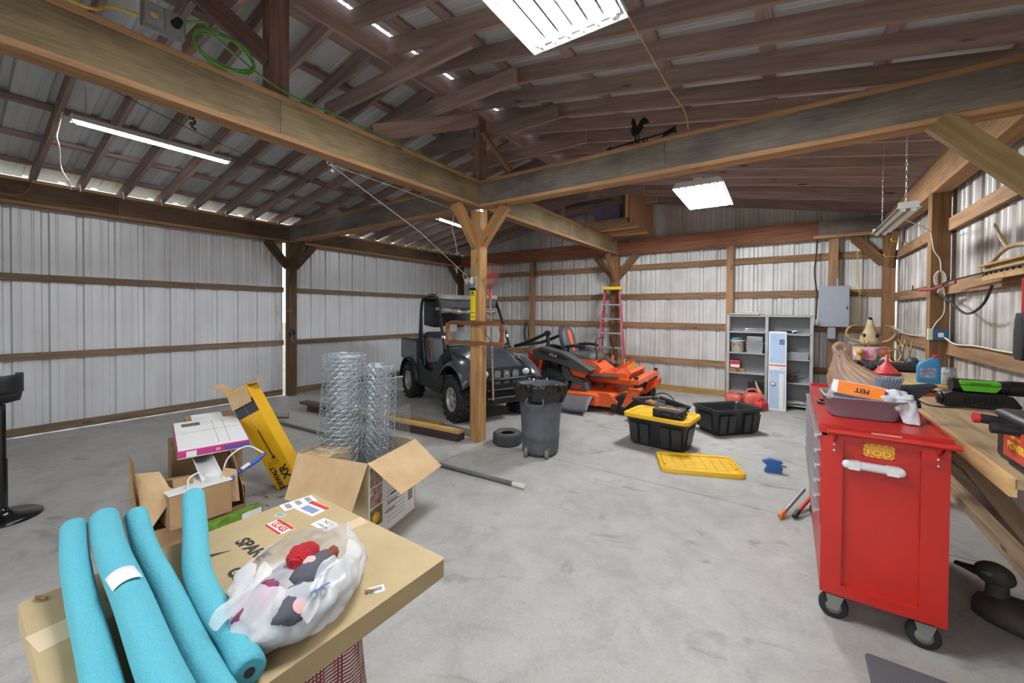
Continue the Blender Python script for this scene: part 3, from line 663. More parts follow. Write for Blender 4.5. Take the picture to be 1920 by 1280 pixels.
q.loft([[bl(z, k) for k in range(nn)] for z in zs], cap=False)
q.add([bl(.654, k) for k in range(nn)], [tuple(range(nn))], False)
q.build('blanket', blanket_mat(), st, solid=.008)
# pool noodles
m_nood = mat('turquoise_foam', '58a9b6', .9, var=.0, hex2='4a9cab', scale=220, bump=.35, bscale=140, sss=0)
def noodle(pts, r, label, tagat=None):
    t = thing('pool_noodle', label, 'pool noodle', pts[0], group='turquoise pool noodles')
    P = [V(p)-V(pts[0]) for p in cat_curve(pts, 8)]
    t0 = (P[1]-P[0]).normalized(); t1 = (P[-1]-P[-2]).normalized()
    rr = [r*.80, r*.96]+[r]*(len(P))+[r*.96, r*.80]
    PP = [P[0]-t0*.006, P[0]-t0*.002]+P+[P[-1]+t1*.002, P[-1]+t1*.006]
    MB().tube(PP, rr, 18).build('foam', m_nood, t)
    for e, tt in ((PP[0], -t0), (PP[-1], t1)): MB().cyl(e+tt*.0005, e+tt*.001, r*.32, n=12).build('core_hole', m_black, t)
    return t, P
nz = FZ+.036
noodle([(1.13, -3.545, nz+.075), (1.32, -3.568, nz+.045), (1.55, -3.585, nz+.012), (1.80, -3.60, nz), (2.2, -3.63, nz-.002)], .033, 'turquoise pool noodle nearest the left edge of the carton')
n2, P2 = noodle([(1.16, -3.475, nz+.085), (1.4, -3.50, nz+.065), (1.7, -3.515, nz+.045), (2.0, -3.535, nz+.03), (2.3, -3.55, nz+.03)], .039, 'thick turquoise pool noodle with a white paper tag')
noodle([(1.18, -3.395, nz+.07), (1.4, -3.418, nz+.03), (1.7, -3.437, nz+.01), (2.0, -3.462, nz), (2.3, -3.48, nz)], .033, 'turquoise pool noodle between the tagged noodle and the bent one')
noodle([(1.22, -3.235, nz+.09), (1.42, -3.29, nz+.05), (1.65, -3.355, nz+.02), (1.85, -3.383, nz+.006), (2.02, -3.392, nz+.002), (2.14, -3.41, nz+.002)], .036, 'bent turquoise pool noodle nearest the plastic bag')
c0 = V((1.62, -3.512, nz+.049)); 
q = MB()
def tg(u, v):
    a = R_(30+95*u); x = .025+.085*v
    return (x+(.012*u), -.0405*cos(a)+.0, .0405*sin(a))
q.grid(lambda u, v: tuple(V(tg(u, v))+(c0-V((1.16, -3.475, nz+.085)))+V((-.06, .0, .003))), 8, 2); q.build('paper_tag', m_paper, n2, solid=.0006)
# clothing bag
m_bag = mat('white_film', 'e2e5e8', .28, var=.04, alpha=.5, spec=.6)
pb = thing('plastic_bag', 'white plastic shopping bag of folded clothes on the flat carton', 'bag', (1.99, -3.22, FZ+.002), R_(-58))
def blob(rx, ry, h, op, seed, amp=.02, nu=48, nv=22, fold=.008):
    """crumpled bag skin, open at the top"""
    L = []
    for j in range(nv+1):
        v = j/nv; a = -pi/2+v*(pi*op); z = h*.48*(sin(a)+1); c = max(cos(a), .03)**.62; l = []
        for i in range(nu):
            t = 2*pi*i/nu; d = nz3(cos(t)*1.3, sin(t)*1.3, v*2+seed, 1.3)*amp+abs(nz3(cos(t)*3, sin(t)*3, v*3+seed, 1.6))*fold*2
            l.append(((rx*c+d)*cos(t), (ry*c+d)*sin(t), max(z+nz3(t, v, seed, 2)*amp*.5*v, .002)))
        L.append(l)
    return L
L0 = blob(.21, .165, .15, .80, 3.1, .026, 96, 30, fold=.012)
L0 = [[(p[0]-.055*(j/30)**2, p[1]-.01*(j/30), p[2]) for p in l] for j, l in enumerate(L0)]
q = MB(); q.loft(L0, cap=False); bg = q.build('bag_skin', m_bag, pb)
q = MB(); q.grid(lambda u, v: (.02+.16*u, -.10+.035*v+.02*sin(5*u), .135-.05*u*u+.012*sin(9*u+4*v)), 14, 5); q.build('handle', m_bag, pb)
q = MB(); q.grid(lambda u, v: (-.02+.17*u, .085+.03*v-.01*sin(5*u), .138-.05*u*u+.010*sin(8*u+5*v)), 14, 5); q.build('handle', m_bag, pb)
def lump(name, c, r, m, seed, amp=.25, parent=pb, n=20, mm=12, flat=None):
    q = MB(); L = []
    for k in range(mm+1):
        a = -pi/2+pi*k/mm; cc = max(cos(a), .02); l = []
        for i in range(n):
            t = 2*pi*i/n; d = 1+amp*nz3(cos(t)*cc+seed, sin(t)*cc, sin(a), 2.2)
            l.append((c[0]+r[0]*cc*cos(t)*d, c[1]+r[1]*cc*sin(t)*d, c[2]+r[2]*sin(a)*d))
        L.append(l)
    q.loft(L, capsmooth=True); return q.build(name, m, parent)
def knit(name, c1, c2, sc):
    m, N, L, B = _new(name); MATS[name] = m; B.inputs['Roughness'].default_value = .95
    tc = N.new('ShaderNodeTexCoord'); wv = N.new('ShaderNodeTexWave'); wv.inputs['Scale'].default_value = sc; wv.inputs['Distortion'].default_value = .6; L.new(tc.outputs['Object'], wv.inputs[0])
    rp = N.new('ShaderNodeValToRGB'); rp.color_ramp.elements[0].color = srgb(c2); rp.color_ramp.elements[1].color = srgb(c1); L.new(wv.outputs['Fac'], rp.inputs[0]); L.new(rp.outputs[0], B.inputs['Base Color'])
    bp = N.new('ShaderNodeBump'); bp.inputs['Strength'].default_value = .7; bp.inputs['Distance'].default_value = .006; L.new(wv.outputs['Fac'], bp.inputs['Height']); L.new(bp.outputs[0], B.inputs['Normal']); return m
lump('red_knit', (-.075, -.03, .105), (.05, .045, .032), knit('red_knit', 'c4202c', '8e1020', 55), 1.2)
def hearts():
    m, N, L, B = _new('heart_print'); MATS['heart_print'] = m; B.inputs['Roughness'].default_value = .9
    tc = N.new('ShaderNodeTexCoord'); vo = N.new('ShaderNodeTexVoronoi'); vo.inputs['Scale'].default_value = 17; L.new(tc.outputs['Object'], vo.inputs[0])
    rp = N.new('ShaderNodeValToRGB'); rp.color_ramp.interpolation = 'CONSTANT'; e = rp.color_ramp.elements; e[0].color = srgb('d6a6a4'); e[1].position = .33; e[1].color = srgb('45464e'); L.new(vo.outputs['Distance'], rp.inputs[0]); L.new(rp.outputs[0], B.inputs['Base Color']); return m
m_hearts = hearts()
lump('folded_cloth', (-.03, .03, .092), (.085, .05, .035), m_hearts, 4.4)
lump('folded_cloth', (-.03, .09, .085), (.05, .03, .032), knit('stripe_knit', 'cfcac2', '6b6862', 40), 2.2)
lump('folded_cloth', (-.09, .05, .10), (.04, .018, .024), mat('rust_cloth', '7d3a26', .9), 5.2)
lump('folded_cloth', (.09, -.06, .08), (.075, .05, .035), mat('magenta_cloth', '9c2f63', .9, hex2='4d3a45', scale=30), 6.2)
lump('folded_cloth', (.02, 0, .055), (.165, .12, .045), mat('pale_cloth', 'b9b4b4', .9, hex2='8d8f94', scale=10), 8.2)
lump('folded_cloth', (.10, .05, .09), (.07, .05, .03), m_hearts, 11.2)
text('od', .05, mat('bag_print', '2f6fb5', .5), pb, (.09, .115, .128), ax=(.85, -.53, 0), ay=(.40, .60, .35), bold=.001)
# dead leaves on the carton
m_leaf = mat('dry_leaf', '8a6a2e', .8, hex2='6b4a22')
def leaf(loc, rz, s, label):
    q = MB().at(loc, rz); P = [(-s, 0), (-s*.4, s*.35), (s*.4, s*.3), (s, 0), (s*.4, -s*.3), (-s*.4, -s*.35)]
    q.add([(x, y, .003+.25*s*abs(y/s)+.2*s*(x/s)**2) for x, y in P]+[(0, 0, .002)], [(i, (i+1) % 6, 6) for i in range(6)])
    o = q.build('dry_leaf', m_leaf, solid=.0008); tag(o, label, 'leaf', 'dry leaves')
leaf((2.10, -3.06, FZ+.002), .6, .018, 'brown dry leaf beside the barcode tag on the flat carton'); leaf((1.335, -3.64, FZ+.001), .3, .025, 'tan dry leaf on the far left corner of the flat carton')
leaf((1.475, -3.02, FZ+.002), 1.6, .012, 'yellow-brown dry leaf on the red glass label')
for i in range(14):
    leaf((-.35+random.uniform(-.28, .32), -2.25+random.uniform(-.16, .18), .001), random.uniform(0, 6), random.uniform(.012, .026), 'dry leaf scattered on the floor between the torn carton and the open carton')

# open carton with wire rolls ---------------------------------------
oc = thing('open_carton', 'open brown carton with flaps folded out and a printed white side', 'box', (.506, -2.0, 0), R_(15.5))
bw, bd, bh, th = .60, .56, .575, .006
for nm, a in (('side', (-bw/2, bw/2, -bd/2, -bd/2+th)), ('side', (-bw/2, bw/2, bd/2-th, bd/2)), ('side', (-bw/2, -bw/2+th, -bd/2+th, bd/2-th)), ('side', (bw/2-th, bw/2, -bd/2+th, bd/2-th))):
    MB().box(*a, 0, bh).build(nm, m_card, oc)
MB().box(-bw/2+th, bw/2-th, -bd/2+th, bd/2-th, 0, th).build('bottom', m_card, oc)
def flap(parent, o, along, out, ln, d, m, name='flap', trap=.02):
    o = V(o); al = V(along).normalized(); ou = V(out).normalized(); n = al.cross(ou)*.004
    p = [o, o+al*ln, o+al*(ln-trap)+ou*d, o+al*trap+ou*d]
    return MB().loft([p, [x+n for x in p]], smooth=False).build(name, m, parent)
flap(oc, (-bw/2, -bd/2-.002, bh), (1, 0, 0), (0, -.42, -.9), bw, .30, m_cardin)
flap(oc, (bw/2+.002, -bd/2, bh), (0, 1, 0), (.82, 0, -.57), bd, .30, m_cardin)
flap(oc, (-bw/2, bd/2, bh), (1, 0, 0), (0, .45, -.9), bw, .28, m_cardin); flap(oc, (-bw/2-.002, -bd/2, bh), (0, 1, 0), (-.35, 0, -.93), bd, .28, m_cardin)
pp = MB().box(bw/2, bw/2+.001, -bd/2+.01, bd/2-.01, .03, bh-.02).build('printed_panel', m_paper, oc)
m_photo = [mat('photo_print_a', '6d5a4c', .6, hex2='b59e8c', scale=30), mat('photo_print_b', '7a2d28', .6, hex2='c9b8ac', scale=25), mat('photo_print_c', '3c3a36', .6, hex2='8f7a2c', scale=28)]
for k in range(3): MB().box(bw/2+.001, bw/2+.0018, -bd/2+.02, -bd/2+.15, .12+.14*k, .25+.14*k).build('printed_photo', m_photo[2-k], pp)
MB().lathe([(.001, 0), (.038, 0), (.038, .001), (.001, .001)], 16, axis='x', c=(bw/2+.0018, -bd/2+.085, .18)).build('printed_wheel', m_yel, pp)
for k in range(9): MB().box(bw/2+.001, bw/2+.0016, bd/2-.10, bd/2-.04, .13+.012*k, .137+.012*k).build('barcode', m_ink, pp)
for k in range(4): MB().box(bw/2+.001, bw/2+.0016, -bd/2+.18+.03*k, -bd/2+.30+.03*k, .16+.055*k, .168+.055*k).build('print_line', m_ink, pp)
for k in range(8): MB().box(bw/2+.001, bw/2+.0016, -bd/2+.20, -bd/2+.42, .085+.03*k, .090+.03*k).build('print_line', m_grey, pp)
ib = thing('small_carton', 'small brown carton standing inside the open carton beside the wire rolls', 'box', (.506, -2.0, .3), R_(15.5))
MB().box(-.285, -.06, -.265, -.02, 0, .265).build('carton', m_cardin, ib, .003); MB().box(-.25, -.09, -.16, -.12, .2652, .2658).build('tape', m_tape, ib)
m_mesh = mat('zinc_wire', 'c2cacf', .35, .6, var=.15, scale=30)
def wire_edges(segs, r, name, parent, m=m_mesh):
    q = MB(); vs = []; fs = []
    for a, b in segs:
        a = V(a); b = V(b); t = (b-a)
        if t.length < 1e-6: continue
        t.normalize(); u = t.orthogonal().normalized(); w = t.cross(u); n = len(vs)
        for p in (a, b):
            for k in range(3): vs.append(p+(u*cos(2.094*k)+w*sin(2.094*k))*r)
        fs += [(n, n+1, n+4, n+3), (n+1, n+2, n+5, n+4), (n+2, n, n+3, n+5)]
    q.add(vs, fs); return q.build(name, m, parent)
def hexroll(label, loc, r0, r1, turns, h, cell, seed, tail=0., sq=1., rz=0., tilt=0.):
    t = thing('wire_roll', label, 'wire netting', loc, rz, 'rolls of hexagonal wire netting', rx=tilt)
    ln = turns*2*pi*(r0+r1)/2; nu = int(ln/cell); nv = int(h/(cell*.8)); segs = []
    def P(u, v):
        s = u/nu; a = s*turns*2*pi+seed; r = r0+(r1-r0)*s; z = v*h/nv
        r += .022*nz3(cos(a)+seed, sin(a)+z*2.2, s*3+seed, 1.2)*(.4+.6*s); z += (.02*nz3(a*2, seed, 0, 1.1) if v > nv-1.5 else 0)
        if tail and s > .86: r += tail*(s-.86)/.14*(.6+.4*sin(z*3+1))
        return V((r*cos(a)*sq, r*sin(a), z))
    rnd = random.Random(seed)
    for v in range(nv):
        for u in range(nu):
            o = .5*(v % 2); a = P(u+o, v); j = V((rnd.uniform(-1, 1), rnd.uniform(-1, 1), rnd.uniform(-1, 1)))*.0025
            b = P(u+o, v+.55)
            segs.append((a+j, b+j)); segs.append((b+j, P(u+o+.5, v+1))); segs.append((b+j, P(u+o-.5, v+1)))
    wire_edges(segs, .0020, 'netting', t)
    for z in (0, h): MB().tube([P(u, z/h*nv) for u in range(nu+1)], .0022, 4).build('selvage_wire', m_mesh, t)
    return t
hexroll('tall loose roll of hexagonal wire netting standing left in the open carton', (.345, -2.05, .01), .06, .155, 4.4, 1.24, .036, 1.0, tail=.12, rz=R_(150), tilt=R_(1.5))
hexroll('shorter roll of hexagonal wire netting standing right in the open carton', (.545, -1.90, .01), .045, .125, 4.2, 1.16, .036, 2.0, tail=.07, rz=R_(10), tilt=R_(-2))
hc = thing('hardware_cloth', 'sheet of square wire cloth standing in the open carton', 'wire mesh', (.66, -1.82, .20), R_(15.5))
segs = []
def HP(u, v): return V((-.20+.27*u+.0, .05+.07*u*u-.10*(1-u)*v, .66*v*(.82+.18*u)))
for i in range(23):
    for k in range(10): segs.append((HP(i/22, k/10), HP(i/22, (k+1)/10)))
for j in range(54):
    for k in range(4): segs.append((HP(k/4, j/53), HP((k+1)/4, j/53)))
wire_edges(segs, .0009, 'mesh', hc)
# yellow pole saw box --------------------------------------------------
m_saf = mat('yellow_carton', 'e8b414', .5, var=.05); m_char = mat('charcoal_print', '33363b', .5, var=.05)
yb = thing('tool_carton', 'long yellow power tool carton leaning over with its top flaps open', 'box', (-.552, -2.093, 0.0))
vx = V((.8218, .5698, 0)); vz = V((0, 0, 1)); vf = V((-.57, .82, 0))
A = (vx*-.475+vz*.88).normalized(); Wd = (vx*.88+vz*.475).normalized(); D = A.cross(Wd); D = -D if D.dot(vf) < 0 else D
D = (D*.97+vx*.0).normalized(); LL, WW, DD = .95, .195, .15
def B3(a, w, d): return A*a+Wd*w+D*d
def slab(name, c, m, parent, n=None):
    """thin sheet through 4 corners"""
    nrm = (c[1]-c[0]).cross(c[3]-c[0]).normalized()*.004
    return MB().loft([c, [p+nrm for p in c]], smooth=False).build(name, m, parent)
slab('front', [B3(0, 0, 0), B3(0, WW, 0), B3(LL, WW, 0), B3(LL, 0, 0)], m_saf, yb)
slab('back', [B3(0, 0, DD), B3(0, WW, DD), B3(LL, WW, DD), B3(LL, 0, DD)], m_saf, yb)
slab('side', [B3(0, 0, 0), B3(0, 0, DD), B3(LL, 0, DD), B3(LL, 0, 0)], m_saf, yb)
slab('side', [B3(0, WW, 0), B3(0, WW, DD), B3(LL, WW, DD), B3(LL, WW, 0)], m_saf, yb)
slab('bottom', [B3(.003, 0, 0), B3(.003, WW, 0), B3(.003, WW, DD), B3(.003, 0, DD)], m_saf, yb)
slab('lining', [B3(.3, .006, DD-.006), B3(.3, WW-.006, DD-.006), B3(LL, WW-.006, DD-.006), B3(LL, .006, DD-.006)], m_cardin, yb)
slab('flap', [B3(LL, 0, -.002), B3(LL, WW, -.002), B3(LL-.155, WW*.98, -.035), B3(LL-.155, WW*.02, -.035)], m_cardin, yb)
slab('flap', [B3(LL, 0, 0), B3(LL, 0, DD), B3(LL+.13, -.10, DD*.95), B3(LL+.13, -.10, 0)], m_cardin, yb)
slab('flap', [B3(LL, WW, 0), B3(LL, WW, DD), B3(LL-.03, WW+.12, DD*.95), B3(LL-.03, WW+.12, 0.01)], m_cardin, yb)
slab('flap', [B3(LL, 0, DD), B3(LL, WW, DD), B3(LL+.05, WW, DD+.12), B3(LL+.05, 0, DD+.12)], m_cardin, yb)
slab('dark_band', [B3(LL-.25, 0, -.0045), B3(LL-.25, WW, -.0045), B3(LL-.12, WW, -.0045), B3(LL-.12, 0, -.0045)], m_char, yb)
MB().tube([B3(.29, WW*.56, -.006), B3(.55, WW*.52, -.006)], .004, 6).build('printed_tool', m_ink, yb); MB().tube([B3(.55, WW*.52, -.006), B3(.84, WW*.48, -.006)], .003, 6).build('printed_tool', mat('print_silver', 'b9b4a2', .5), yb)
MB().ball(tuple(B3(.275, WW*.57, -.006)), .014, 8, 6).build('printed_tool', m_ink, yb); MB().ball(tuple(B3(.84, WW*.48, -.006)), .010, 8, 6).build('printed_tool', mat('print_silver', 'b9b4a2', .5), yb)
text('DEWALT', .06, m_ink, yb, B3(.10, WW*.27, -.006), ax=A, ay=-Wd, bold=.002, sx=.85); text('XR', .10, m_ink, yb, B3(.115, WW*.72, -.006), ax=A, ay=-Wd, bold=.003, sx=.9)
for k in range(5): text('pole saw', .012, m_ink, yb, B3(.23, WW*(.22+.11*k), -.006), ax=A, ay=-Wd)
# torn carton pile ------------------------------------------------------
tc_ = thing('torn_carton', 'torn brown carton on the floor spilling smaller packaging', 'box', (-.40, -2.76, 0), R_(-6))
Wx, Wy, Hh = .52, .54, .30
MB().box(Wx/2-.006, Wx/2, -Wy/2, Wy/2, 0, .17).build('side', m_card2, tc_); MB().box(-Wx/2, -Wx/2+.006, -Wy/2, Wy/2, 0, Hh).build('side', m_card2, tc_)
MB().box(-Wx/2, Wx/2, -Wy/2, -Wy/2+.006, 0, .22).build('side', m_card2, tc_); MB().box(-Wx/2, Wx/2, Wy/2-.006, Wy/2, 0, Hh).build('side', m_card2, tc_)
MB().box(-Wx/2, Wx/2, -Wy/2, Wy/2, 0, .006).build('bottom', m_card2, tc_)
def sheetp(name, pts, m, parent, th=.005):
    P = [V(p) for p in pts]; n = (P[1]-P[0]).cross(P[2]-P[0]).normalized()*th
    return MB().loft([P, [p+n for p in P]], smooth=False).build(name, m, parent)
sheetp('flap', [(.27, -.28, .02), (.25, -.33, .20), (.12, -.33, .50), (-.10, -.32, .60), (-.24, -.28, .50), (-.25, -.27, .1)], m_card2, tc_); sheetp('flap', [(.26, -.275, .15), (.27, -.17, .32), (.22, -.14, .38), (.12, -.19, .50), (.05, -.30, .50)], m_cardin, tc_)
sheetp('flap', [(.26, .28, .02), (.27, .25, .30), (.18, .22, .50), (-.20, .27, .52), (-.22, .30, .1)], m_card2, tc_)
sheetp('flap', [(.27, .16, .22), (.30, .22, .22), (.27, .21, .44), (.22, .14, .46), (.24, .12, .35)], m_cardin, tc_)
ic = thing('small_carton', 'crushed brown carton wedged in the torn carton behind the bent noodle', 'box', (-.22, -2.77, .16), R_(-3), ry=R_(-4))
MB().box(-.16, .16, -.19, .15, 0, .22).build('carton', m_card2, ic, .006); MB().box(-.17, .165, -.195, .155, .2205, .228).build('torn_edge', m_paper, ic)
lc2 = thing('carton', 'long brown carton tilted inside the torn carton', 'box', (-.46, -2.86, .14), R_(0), ry=R_(-16)); MB().box(-.25, .30, -.05, .06, .1, .23).build('carton', m_card2, lc2, .004)
gt = thing('plastic_trough', 'white half-round plastic trough inside the torn carton', 'packaging', (-.36, -2.68, .45), R_(-8), ry=R_(12))
MB().grid(lambda u, v: (-.25+.5*v, .06*cos(pi*u), -.05*sin(pi*u)), 14, 2).build('trough', m_white, gt, solid=.006)
bt = thing('pruning_saw', 'blue handled tool with a white cord in the torn carton', 'tool', (-.13, -2.50, .42), R_(100), ry=R_(-20))
MB().tube(cat_curve([(-.14, 0, 0), (-.05, .01, .012), (.06, 0, .006), (.15, 0, .02)], 5), [.012]*5+[.016]*5+[.014]*5+[.01], 8).build('handle', mat('blue_handle', '2450b0', .4), bt); MB().box(-.04, .02, -.012, .012, .016, .03).build('sticker', m_paper, bt)
MB().tube(cat_curve([(.14, 0, .02), (.10, .10, .10), (-.02, .15, .08), (-.12, .14, -.02), (-.2, .1, -.05)], 6), .006, 6).build('cord', m_white, bt)
cord('cable', 'white cable loop sticking out of the torn carton', [(-.12, -2.86, .40), (-.10, -2.86, .47), (-.10, -2.80, .49), (-.12, -2.76, .44), (-.16, -2.72, .40)], .006, m_white, cat='cable')
pk = thing('pink_carton', 'thin pink and white picture frame carton lying on the torn carton', 'box', (-.70, -2.545, .545), R_(-12.6), ry=R_(8))
MB().box(-.30, .30, -.22, .22, 0, .005).build('lid_base', m_paper, pk); MB().box(-.30, .30, -.22, .22, .005, .055).build('carton', mat('pink_print', 'b93a7c', .5, var=.08), pk, .003)
MB().box(-.30, .285, -.215, .215, .055, .057).build('printed_face', m_paper, pk); MB().box(.3, .3012, .06, .22, .012, .04).build('blue_panel', mat('violet_print', '5b58a8', .5), pk)
MB().box(.3, .3012, -.17, -.11, .008, .05).build('barcode', m_paper, pk); MB().box(-.25, -.18, -.17, -.05, .0572, .0576).build('printed_photo', mat('green_print', '6d7a55', .6, hex2='33362e', scale=50), pk)
for yy in (-.05, .02): MB().box(-.25, .25, yy+.08, yy+.083, .0572, .0576).build('print_line', m_grey, pk)
MB().box(-.05, -.046, -.18, .2, .0572, .0576).build('print_line', m_grey, pk)
text('80', .03, m_paper, pk, (.3014, .02, .030), ax=(0, 1, 0), ay=(0, 0, 1))
bk = thing('open_tray', 'brown cardboard tray with torn edge behind the pink carton', 'box', (-1.10, -2.42, .50), R_(-12), ry=R_(8))
MB().box(-.20, .18, -.16, .2, .0, .10).build('tray', m_card2, bk); MB().box(-.16, .1, -.12, .1, .10, .115).build('paper', m_paper, bk)
MB().box(-.9, -.2, -2.75, -2.3, 0, .0).at() if False else None
sb = thing('carton', 'brown carton standing under the pink carton', 'box', (-.92, -2.50, 0), R_(-12)); MB().box(-.20, .24, -.24, .22, 0, .50).build('carton', m_card2, sb, .004)
gb = thing('green_pack', 'green and white package under the crushed carton', 'package', (-.02, -2.60, .0), R_(5)); MB().box(-.03, .04, -.20, .14, 0, .17).build('pack', mat('lime_print', '6f9a2c', .6, hex2='3e5a1e', scale=20), gb, .003); MB().box(.04, .0412, .0, .13, .02, .16).build('label', m_paper, gb)
# bar stool -------------------------------------------------------------
m_gloss = mat('black_gloss', '101114', .2, var=.0, spec=.6)
bs = thing('bar_stool', 'black pedestal bar stool cut off by the left edge of the picture', 'stool', (-1.705, -3.53, 0), R_(20))
MB().lathe([(.205, 0), (.205, .012), (.19, .022), (.08, .034), (.04, .06), (.03, .08)], 40).build('base', m_gloss, bs); MB().cyl((0, 0, .05), (0, 0, .45), .028, n=16).build('column', m_gloss, bs); MB().cyl((0, 0, .44), (0, 0, .86), .022, n=16).build('piston', m_gloss, bs)
MB().tube([(.02, -.02, .44), (.06, -.08, .435)], .005).build('lever', m_galv, bs)
q = MB(); q.loft([[(x*s-.115, y*s-.05, z) for x, y in rrect(.34, .36, .12, 5)] for s, z in ((.6, .86), (.95, .88), (1, .93), (.96, .96), (.7, .965))]); q.build('seat', m_black, bs)
q = MB(); q.grid(lambda u, v: (-.115+.175*cos(pi*(u-.5)), -.05+.19*sin(pi*(u-.5)), .94+.14*v), 16, 4); q.build('backrest', m_black, bs, solid=.03)
# ------------------------------------------------------------------ utility vehicle
m_rub = mat('tyre_rubber', '232527', .85, var=.2, scale=30); m_rim = mat('cast_rim', 'b9b5aa', .4, .4, var=.15)
m_utv = mat('utv_plastic', '44474d', .28, var=.12, scale=4, coat=.5); m_utvd = mat('utv_dark', '1d2024', .55, var=.2, scale=6); m_seat = mat('vinyl_seat', '1f242d', .5, var=.15)
m_steel = mat('black_steel', '202327', .4, .4, var=.15); m_canv = mat('canvas_roof', '8f8b82', .9, hex2='77736b', scale=4); m_chrome = mat('chrome', 'd2d6da', .15, .9, var=.05)
m_clear = mat('clear_vinyl', 'c9ccc8', .15, var=0, alpha=.16); m_lens = mat('lamp_lens', 'c9d0d4', .1, .2, var=.1)
def wheel(parent, c, r, w, name='wheel', rim=m_rim, knob=True, rr=.55, side=-1, lugs=18):
    """tyre with real tread blocks, axis along local Y"""
    t = MB(); pr = [(r*rr, -w*.44), (r*.72, -w*.5), (r*.93, -w*.47), (r, -w*.36), (r*1.01, 0), (r, w*.36), (r*.93, w*.47), (r*.72, w*.5), (r*rr, w*.44)]
    t.lathe(pr, 32, axis='y', c=c, cap=False); ty = t.build('tyre', m_rub, parent)
    if knob:
        q = MB()
        for k in range(lugs):
            for row, off in ((-.33, 0), (.0, .5), (.33, 0)):
                a = 2*pi*(k+off)/lugs; h = .016 if knob is True else knob
                q.M = M4.Translation(V(c)) @ M4.Rotation(a, 4, 'Y') @ M4.Translation(V((0, row*w, r*.995+h/2))) @ M4.Rotation(.5*(1 if row > 0 else -1 if row < 0 else 0), 4, 'Z')
                q.box(-r*.10, r*.10, -w*.14, w*.14, -h/2-.008, h/2)
        q.build('tread', m_rub, ty)
    s = side; y1 = s*w*.44; y0 = s*w*.26
    rm = MB().lathe([(r*rr*1.04, s*w*.36), (r*rr*1.02, y1), (r*rr*.93, s*w*.46), (r*rr*.86, s*w*.40), (r*rr*.84, y0), (r*rr*.2, y0*.9)], 30, axis='y', c=c, cap=False).build('rim', rim, parent)
    MB().lathe([(r*rr*.85, y0*.98), (.01, y0*.98)], 24, axis='y', c=c, cap=False).build('rim_back', m_utvd, rm)
    for k in range(5):
        a = 2*pi*k/5+.3; d = V((cos(a), 0, sin(a))); p = V(c); MB().bar(p+d*r*.08+V((0, s*w*.36, 0)), p+d*r*rr*.9+V((0, s*w*.34, 0)), r*.13, .02, (0, 1, 0)).build('spoke', rim, rm)
    MB().lathe([(r*.16, s*w*.30), (r*.15, s*w*.39), (r*.10, s*w*.42), (.004, s*w*.43)], 16, axis='y', c=c).build('hub_cap', rim, rm)
    return ty
uv = thing('utility_vehicle', 'dark grey two-seat utility vehicle with canvas roof behind the centre post', 'vehicle', (-1.50, 1.40, 0), R_(-22.8))
for x in (.97, -.97):
    for s in (-1, 1):
        w = thing('x', 'x', 'x') if False else None
        wheel(uv, (x, s*.54, .318), .318, .25, side=s)
# frame and floor
MB().box(-1.0, .95, -.28, .28, .26, .36).build('frame', m_steel, uv)
MB().box(-.55, .60, -.56, .56, .33, .40).build('floor_pan', m_utvd, uv)
def side_panel(s):
    P = [(-.62, .34), (.42, .30), (.58, .42), (.60, .78), (.50, .92), (.30, .70), (.10, .60), (-.25, .62), (-.50, .78), (-.64, .74)]
    return MB().prism(P, .03*s, (0, s*.585, 0), (1, 0, 0), (0, 0, 1), (0, 1, 0)).build('side_panel', m_utvd, uv, .012)
for s in (-1, 1): side_panel(s)
# bed
bed = MB().box(-1.46, -.58, -.60, .60, .68, .72).build('cargo_bed', m_utv, uv)
for s in (-1, 1):
    MB().prism([(-1.46, .70), (-.58, .66), (-.58, 1.04), (-1.46, 1.08)], .03*s, (0, s*.60, 0), (1, 0, 0), (0, 0, 1), (0, 1, 0)).build('bed_side', m_utv, bed, .01); MB().box(-1.47, -.57, s*.60-.025, s*.60+.045, 1.045, 1.085).build('bed_rail', m_utvd, bed, .008)
    q = MB(); q.loft([[(-.97+.46*cos(a)*k, s*yy, .33+.42*sin(a)*k) for a in [pi*i/12 for i in range(13)]] for k, yy in ((.93, .40), (1.0, .42), (1.0, .66), (.95, .67))], cap=False, closed=False); q.build('rear_fender', m_utvd, uv, solid=.012)
MB().box(-1.48, -1.44, -.60, .60, .70, 1.06).build('tailgate', m_utv, bed, .008); MB().box(-.62, -.58, -.60, .60, .70, 1.08).build('bed_front', m_utv, bed, .008)
# seats
for s in (-1, 1):
    sb_ = MB(); sb_.loft([[(x*k-.20, y*k+s*.28, z) for x, y in rrect(.50, .46, .08, 4)] for k, z in ((.92, .52), (1, .56), (1, .66), (.9, .70))]); st_ = sb_.build('seat', m_seat, uv)
    q = MB(); q.loft([[(-.50+.05*sin(z*3)+x-.12*(z-.66), s*.28+y*k, z) for x, y in rrect(.13, .46, .05, 4)] for k, z in ((.9, .64), (1, .75), (1, 1.05), (.85, 1.18), (.6, 1.22))]); q.build('seat_back', m_seat, uv)
# dash, steering
MB().prism([(.34, .72), (.62, .70), (.62, 1.04), (.50, 1.08), (.36, .98)], 1.04, (0, .52, 0), (1, 0, 0), (0, 0, 1), (0, -1, 0)).build('dashboard', m_utvd, uv, .02)
sw = MB(); c = V((.16, .28, 1.02)); sw.tube([c+V((.06*sin(a), .17*cos(a), .16*sin(a))) for a in [2*pi*i/20 for i in range(20)]], .014, 8, closed=True); so = sw.build('steering_wheel', m_black, uv)
MB().tube([c, c+V((.25, 0, -.12))], .018).build('steering_column', m_black, uv); MB().bar(c+V((0, -.16, 0)), c+V((0, .16, 0)), .02, .02).build('steering_spoke', m_black, so)
